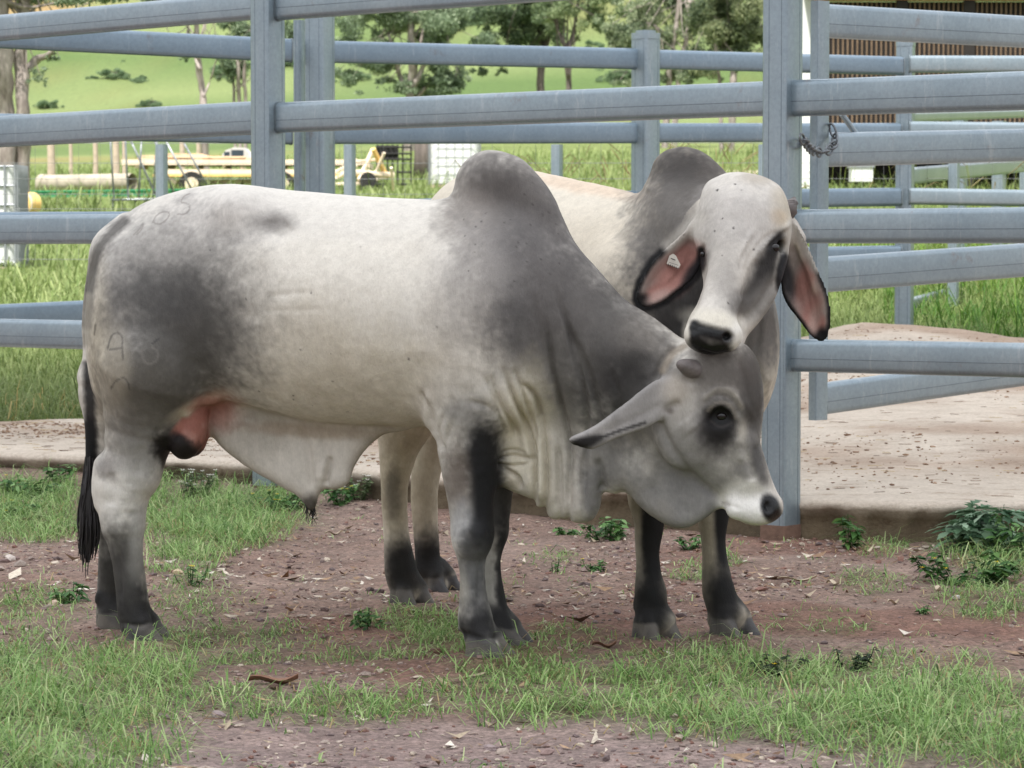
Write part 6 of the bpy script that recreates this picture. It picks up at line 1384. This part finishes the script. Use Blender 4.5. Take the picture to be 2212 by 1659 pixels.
rock('pale stone left of the front bull’s hind feet', 115, 1302, .024, 5, simple_mat('buff_rock', (190, 168, 148), .9, bmp=.4)); rock('pale stone in the tan gravel at the left edge', 22, 1210, .03, 6, simple_mat('light_rock', (200, 188, 178), .9, bmp=.4)); rock('rounded dark clod beside the thin grass strip', 470, 1489, .022, 7, simple_mat('dark_clod', (70, 58, 52), .95, bmp=.5)); rock('dark clod right of the other dark clod', 590, 1486, .02, 8, simple_mat('brown_clod', (86, 66, 56), .95, bmp=.5))
rock('buff stone under the belly by the green weeds', 385, 1240, .022, 9, simple_mat('buff_stone', (196, 176, 146), .9, bmp=.4))
# weeds
M_WEED = leaf_mat('weed_leaves', 'leaf', .25)
def weed(lab, px, py, h, spread, nst, lpn, L, wd, cols, flower=None, nfl=0, name='weed', lobed=False, seed=1, grp='leafy weeds along the slab', z0=None, fr_=.006):
    q_ = random.Random(seed); g = G(px, py); z = float(zat(g[0], g[1])); T = empty(name, (g[0], g[1], z)); tag(T, lab, 'weed', grp); st = MB(); lf = MB(); fl = MB()
    for k in range(nst):
        a = q_.uniform(0, 6.28); sp = 1.15 * spread * math.sqrt(q_.random()); hh = h * q_.uniform(.5, 1.05); top = np.array([g[0] + sp * math.cos(a), g[1] + sp * math.sin(a), z + hh]); b0 = np.array([g[0] + sp * .35 * math.cos(a), g[1] + sp * .35 * math.sin(a), z - .01]); mid = (b0 + top) / 2 + np.array([sp * .15 * math.cos(a), sp * .15 * math.sin(a), .1 * hh])
        C = catmull([b0, mid, top], 6); st.tube(C, np.linspace(.0020, .0010, len(C)), 5, False, c=lin(cols[0]))
        for i in range(int(lpn * 1.9)):
            t = q_.uniform(.1, 1); p = C[int(t * (len(C) - 1))]; e = q_.uniform(0, 6.28); el = q_.uniform(-.35, .35); d = np.array([math.cos(e) * math.cos(el), math.sin(e) * math.cos(el), math.sin(el)]); s = np.cross(d, (q_.uniform(-.4, .4), q_.uniform(-.4, .4), 1)); s /= np.linalg.norm(s); u = np.cross(s, d); ll = L * q_.uniform(.8, 1.5); w_ = wd * q_.uniform(.9, 1.5) * .5
            c = lin(q_.choice(cols)) * q_.uniform(.75, 1.2); ts = (0, .3, .65, 1) if not lobed else (0, .2, .3, .5, .6, .8, 1); pr = (.15, 1, .8, .05) if not lobed else (.2, 1, .35, .95, .3, .6, .03); v = []
            for tt, ww in zip(ts, pr):
                m_ = p + d * ll * tt - u * .25 * ll * tt * tt
                v += [m_ - s * w_ * ww + u * .15 * w_ * ww, m_, m_ + s * w_ * ww + u * .15 * w_ * ww]
            f = [(i_ * 3 + j, i_ * 3 + j + 1, i_ * 3 + j + 4, i_ * 3 + j + 3) for i_ in range(len(ts) - 1) for j in (0, 1)]; lf.add(v, f, c=c)
        if flower and k < nfl:
            for j in range(5):
                aa = j * 1.2566; fl.add([top, top + np.array([math.cos(aa - .5), math.sin(aa - .5), .3]) * fr_, top + np.array([math.cos(aa), math.sin(aa), .45]) * fr_ * 1.5, top + np.array([math.cos(aa + .5), math.sin(aa + .5), .3]) * fr_], [(0, 1, 2, 3)], c=lin(flower))
    st.build('stem', M_WEED, T, True, col='leaf'); lf.build('foliage', M_WEED, T, True, col='leaf')
    if fl.n: fl.build('flower', M_WEED, T, col='leaf')
DG = [(56, 92, 48), (78, 118, 62), (102, 142, 80), (132, 166, 106)]; TH = [(76, 108, 80), (102, 134, 102), (128, 156, 126), (152, 176, 148)]
weed('leafy dark green weed under the dewlap between the legs', 1310, 1158, .085, .085, 14, 9, .030, .015, DG, seed=1); weed('low weed left of the leafy weed under the dewlap', 1225, 1150, .04, .05, 7, 7, .024, .012, DG, seed=2)
weed('upright leafy weed growing against the slab face at right', 1838, 1182, .145, .04, 6, 10, .034, .018, [(52, 92, 44), (78, 118, 60), (104, 140, 76)], seed=3); weed('grey green thistle with jagged leaves at the right edge of the slab', 2130, 1185, .19, .14, 16, 8, .10, .042, TH, lobed=True, seed=4)
weed('dense low leafy weed at the foot of the thistle', 2085, 1250, .10, .17, 26, 9, .028, .017, [(44, 80, 36), (66, 104, 50), (92, 126, 64)], (230, 200, 60), 4, seed=5); weed('bushy weed at the right edge behind the thistle', 2205, 1200, .17, .10, 14, 9, .035, .015, DG, seed=6)
weed('yellow flowered creeping weed beside the left post foot', 610, 1105, .07, .13, 20, 8, .026, .016, DG, (236, 206, 60), 7, seed=7); weed('weed with tiny yellow flowers under the sheath', 740, 1098, .10, .08, 12, 8, .03, .015, DG, (236, 206, 60), 4, seed=8)
weed('white flowered weed behind the scrotum against the slab', 420, 1085, .12, .09, 20, 6, .024, .010, [(70, 90, 58), (96, 116, 78), (124, 138, 100)], (238, 236, 226), 16, seed=9, fr_=.008); weed('white flowered weed just right of the sheath tip', 775, 1092, .10, .06, 14, 6, .022, .010, [(80, 96, 62), (108, 122, 84)], (238, 236, 226), 12, seed=10, fr_=.008)
weed('dark leafy weed left of the tail by the slab', 60, 1088, .10, .12, 18, 9, .034, .014, DG, (236, 206, 60), 3, seed=11); weed('weed cluster between tail and slab face', 140, 1070, .09, .08, 12, 8, .03, .014, DG, seed=12); weed('low weed on the dirt at the left edge', 20, 1120, .07, .10, 12, 8, .03, .014, DG, (236, 206, 60), 2, seed=13)
weed('small weed at the front bull’s far hind heel', 150, 1295, .06, .05, 9, 7, .035, .011, DG, seed=14); weed('leaning yellow flowered weed right of the hind feet', 412, 1262, .07, .07, 8, 8, .018, .007, DG, (236, 206, 60), 2, seed=15); weed('single yellow flowered weed in the turf left of the front hooves', 795, 1352, .05, .06, 9, 7, .022, .010, DG, (240, 206, 60), 1, seed=16)
weed('small dark weed on gravel below the dewlap weed', 1290, 1230, .045, .05, 9, 7, .022, .010, DG, (236, 206, 60), 1, seed=17); weed('dark wiry weed in the grass at right', 1838, 1440, .065, .06, 10, 9, .016, .008, [(34, 52, 30), (50, 70, 40)], seed=18); weed('dark straggly weed in the grass left of the dark wiry weed', 1700, 1450, .05, .09, 12, 8, .016, .008, [(34, 50, 30), (52, 70, 42)], (236, 206, 60), 1, seed=19)
weed('tiny weed on gravel left of the dark leafy weed under the dewlap', 1198, 1232, .05, .02, 4, 6, .02, .008, DG, seed=20); weed('small weed between the rear bull’s front legs', 1490, 1185, .05, .05, 8, 7, .024, .012, DG, seed=21); weed('small weed on the gravel left of the far right grass', 1990, 1330, .03, .02, 5, 6, .016, .008, DG, seed=22)
build_front_bull(); build_rear_bull()
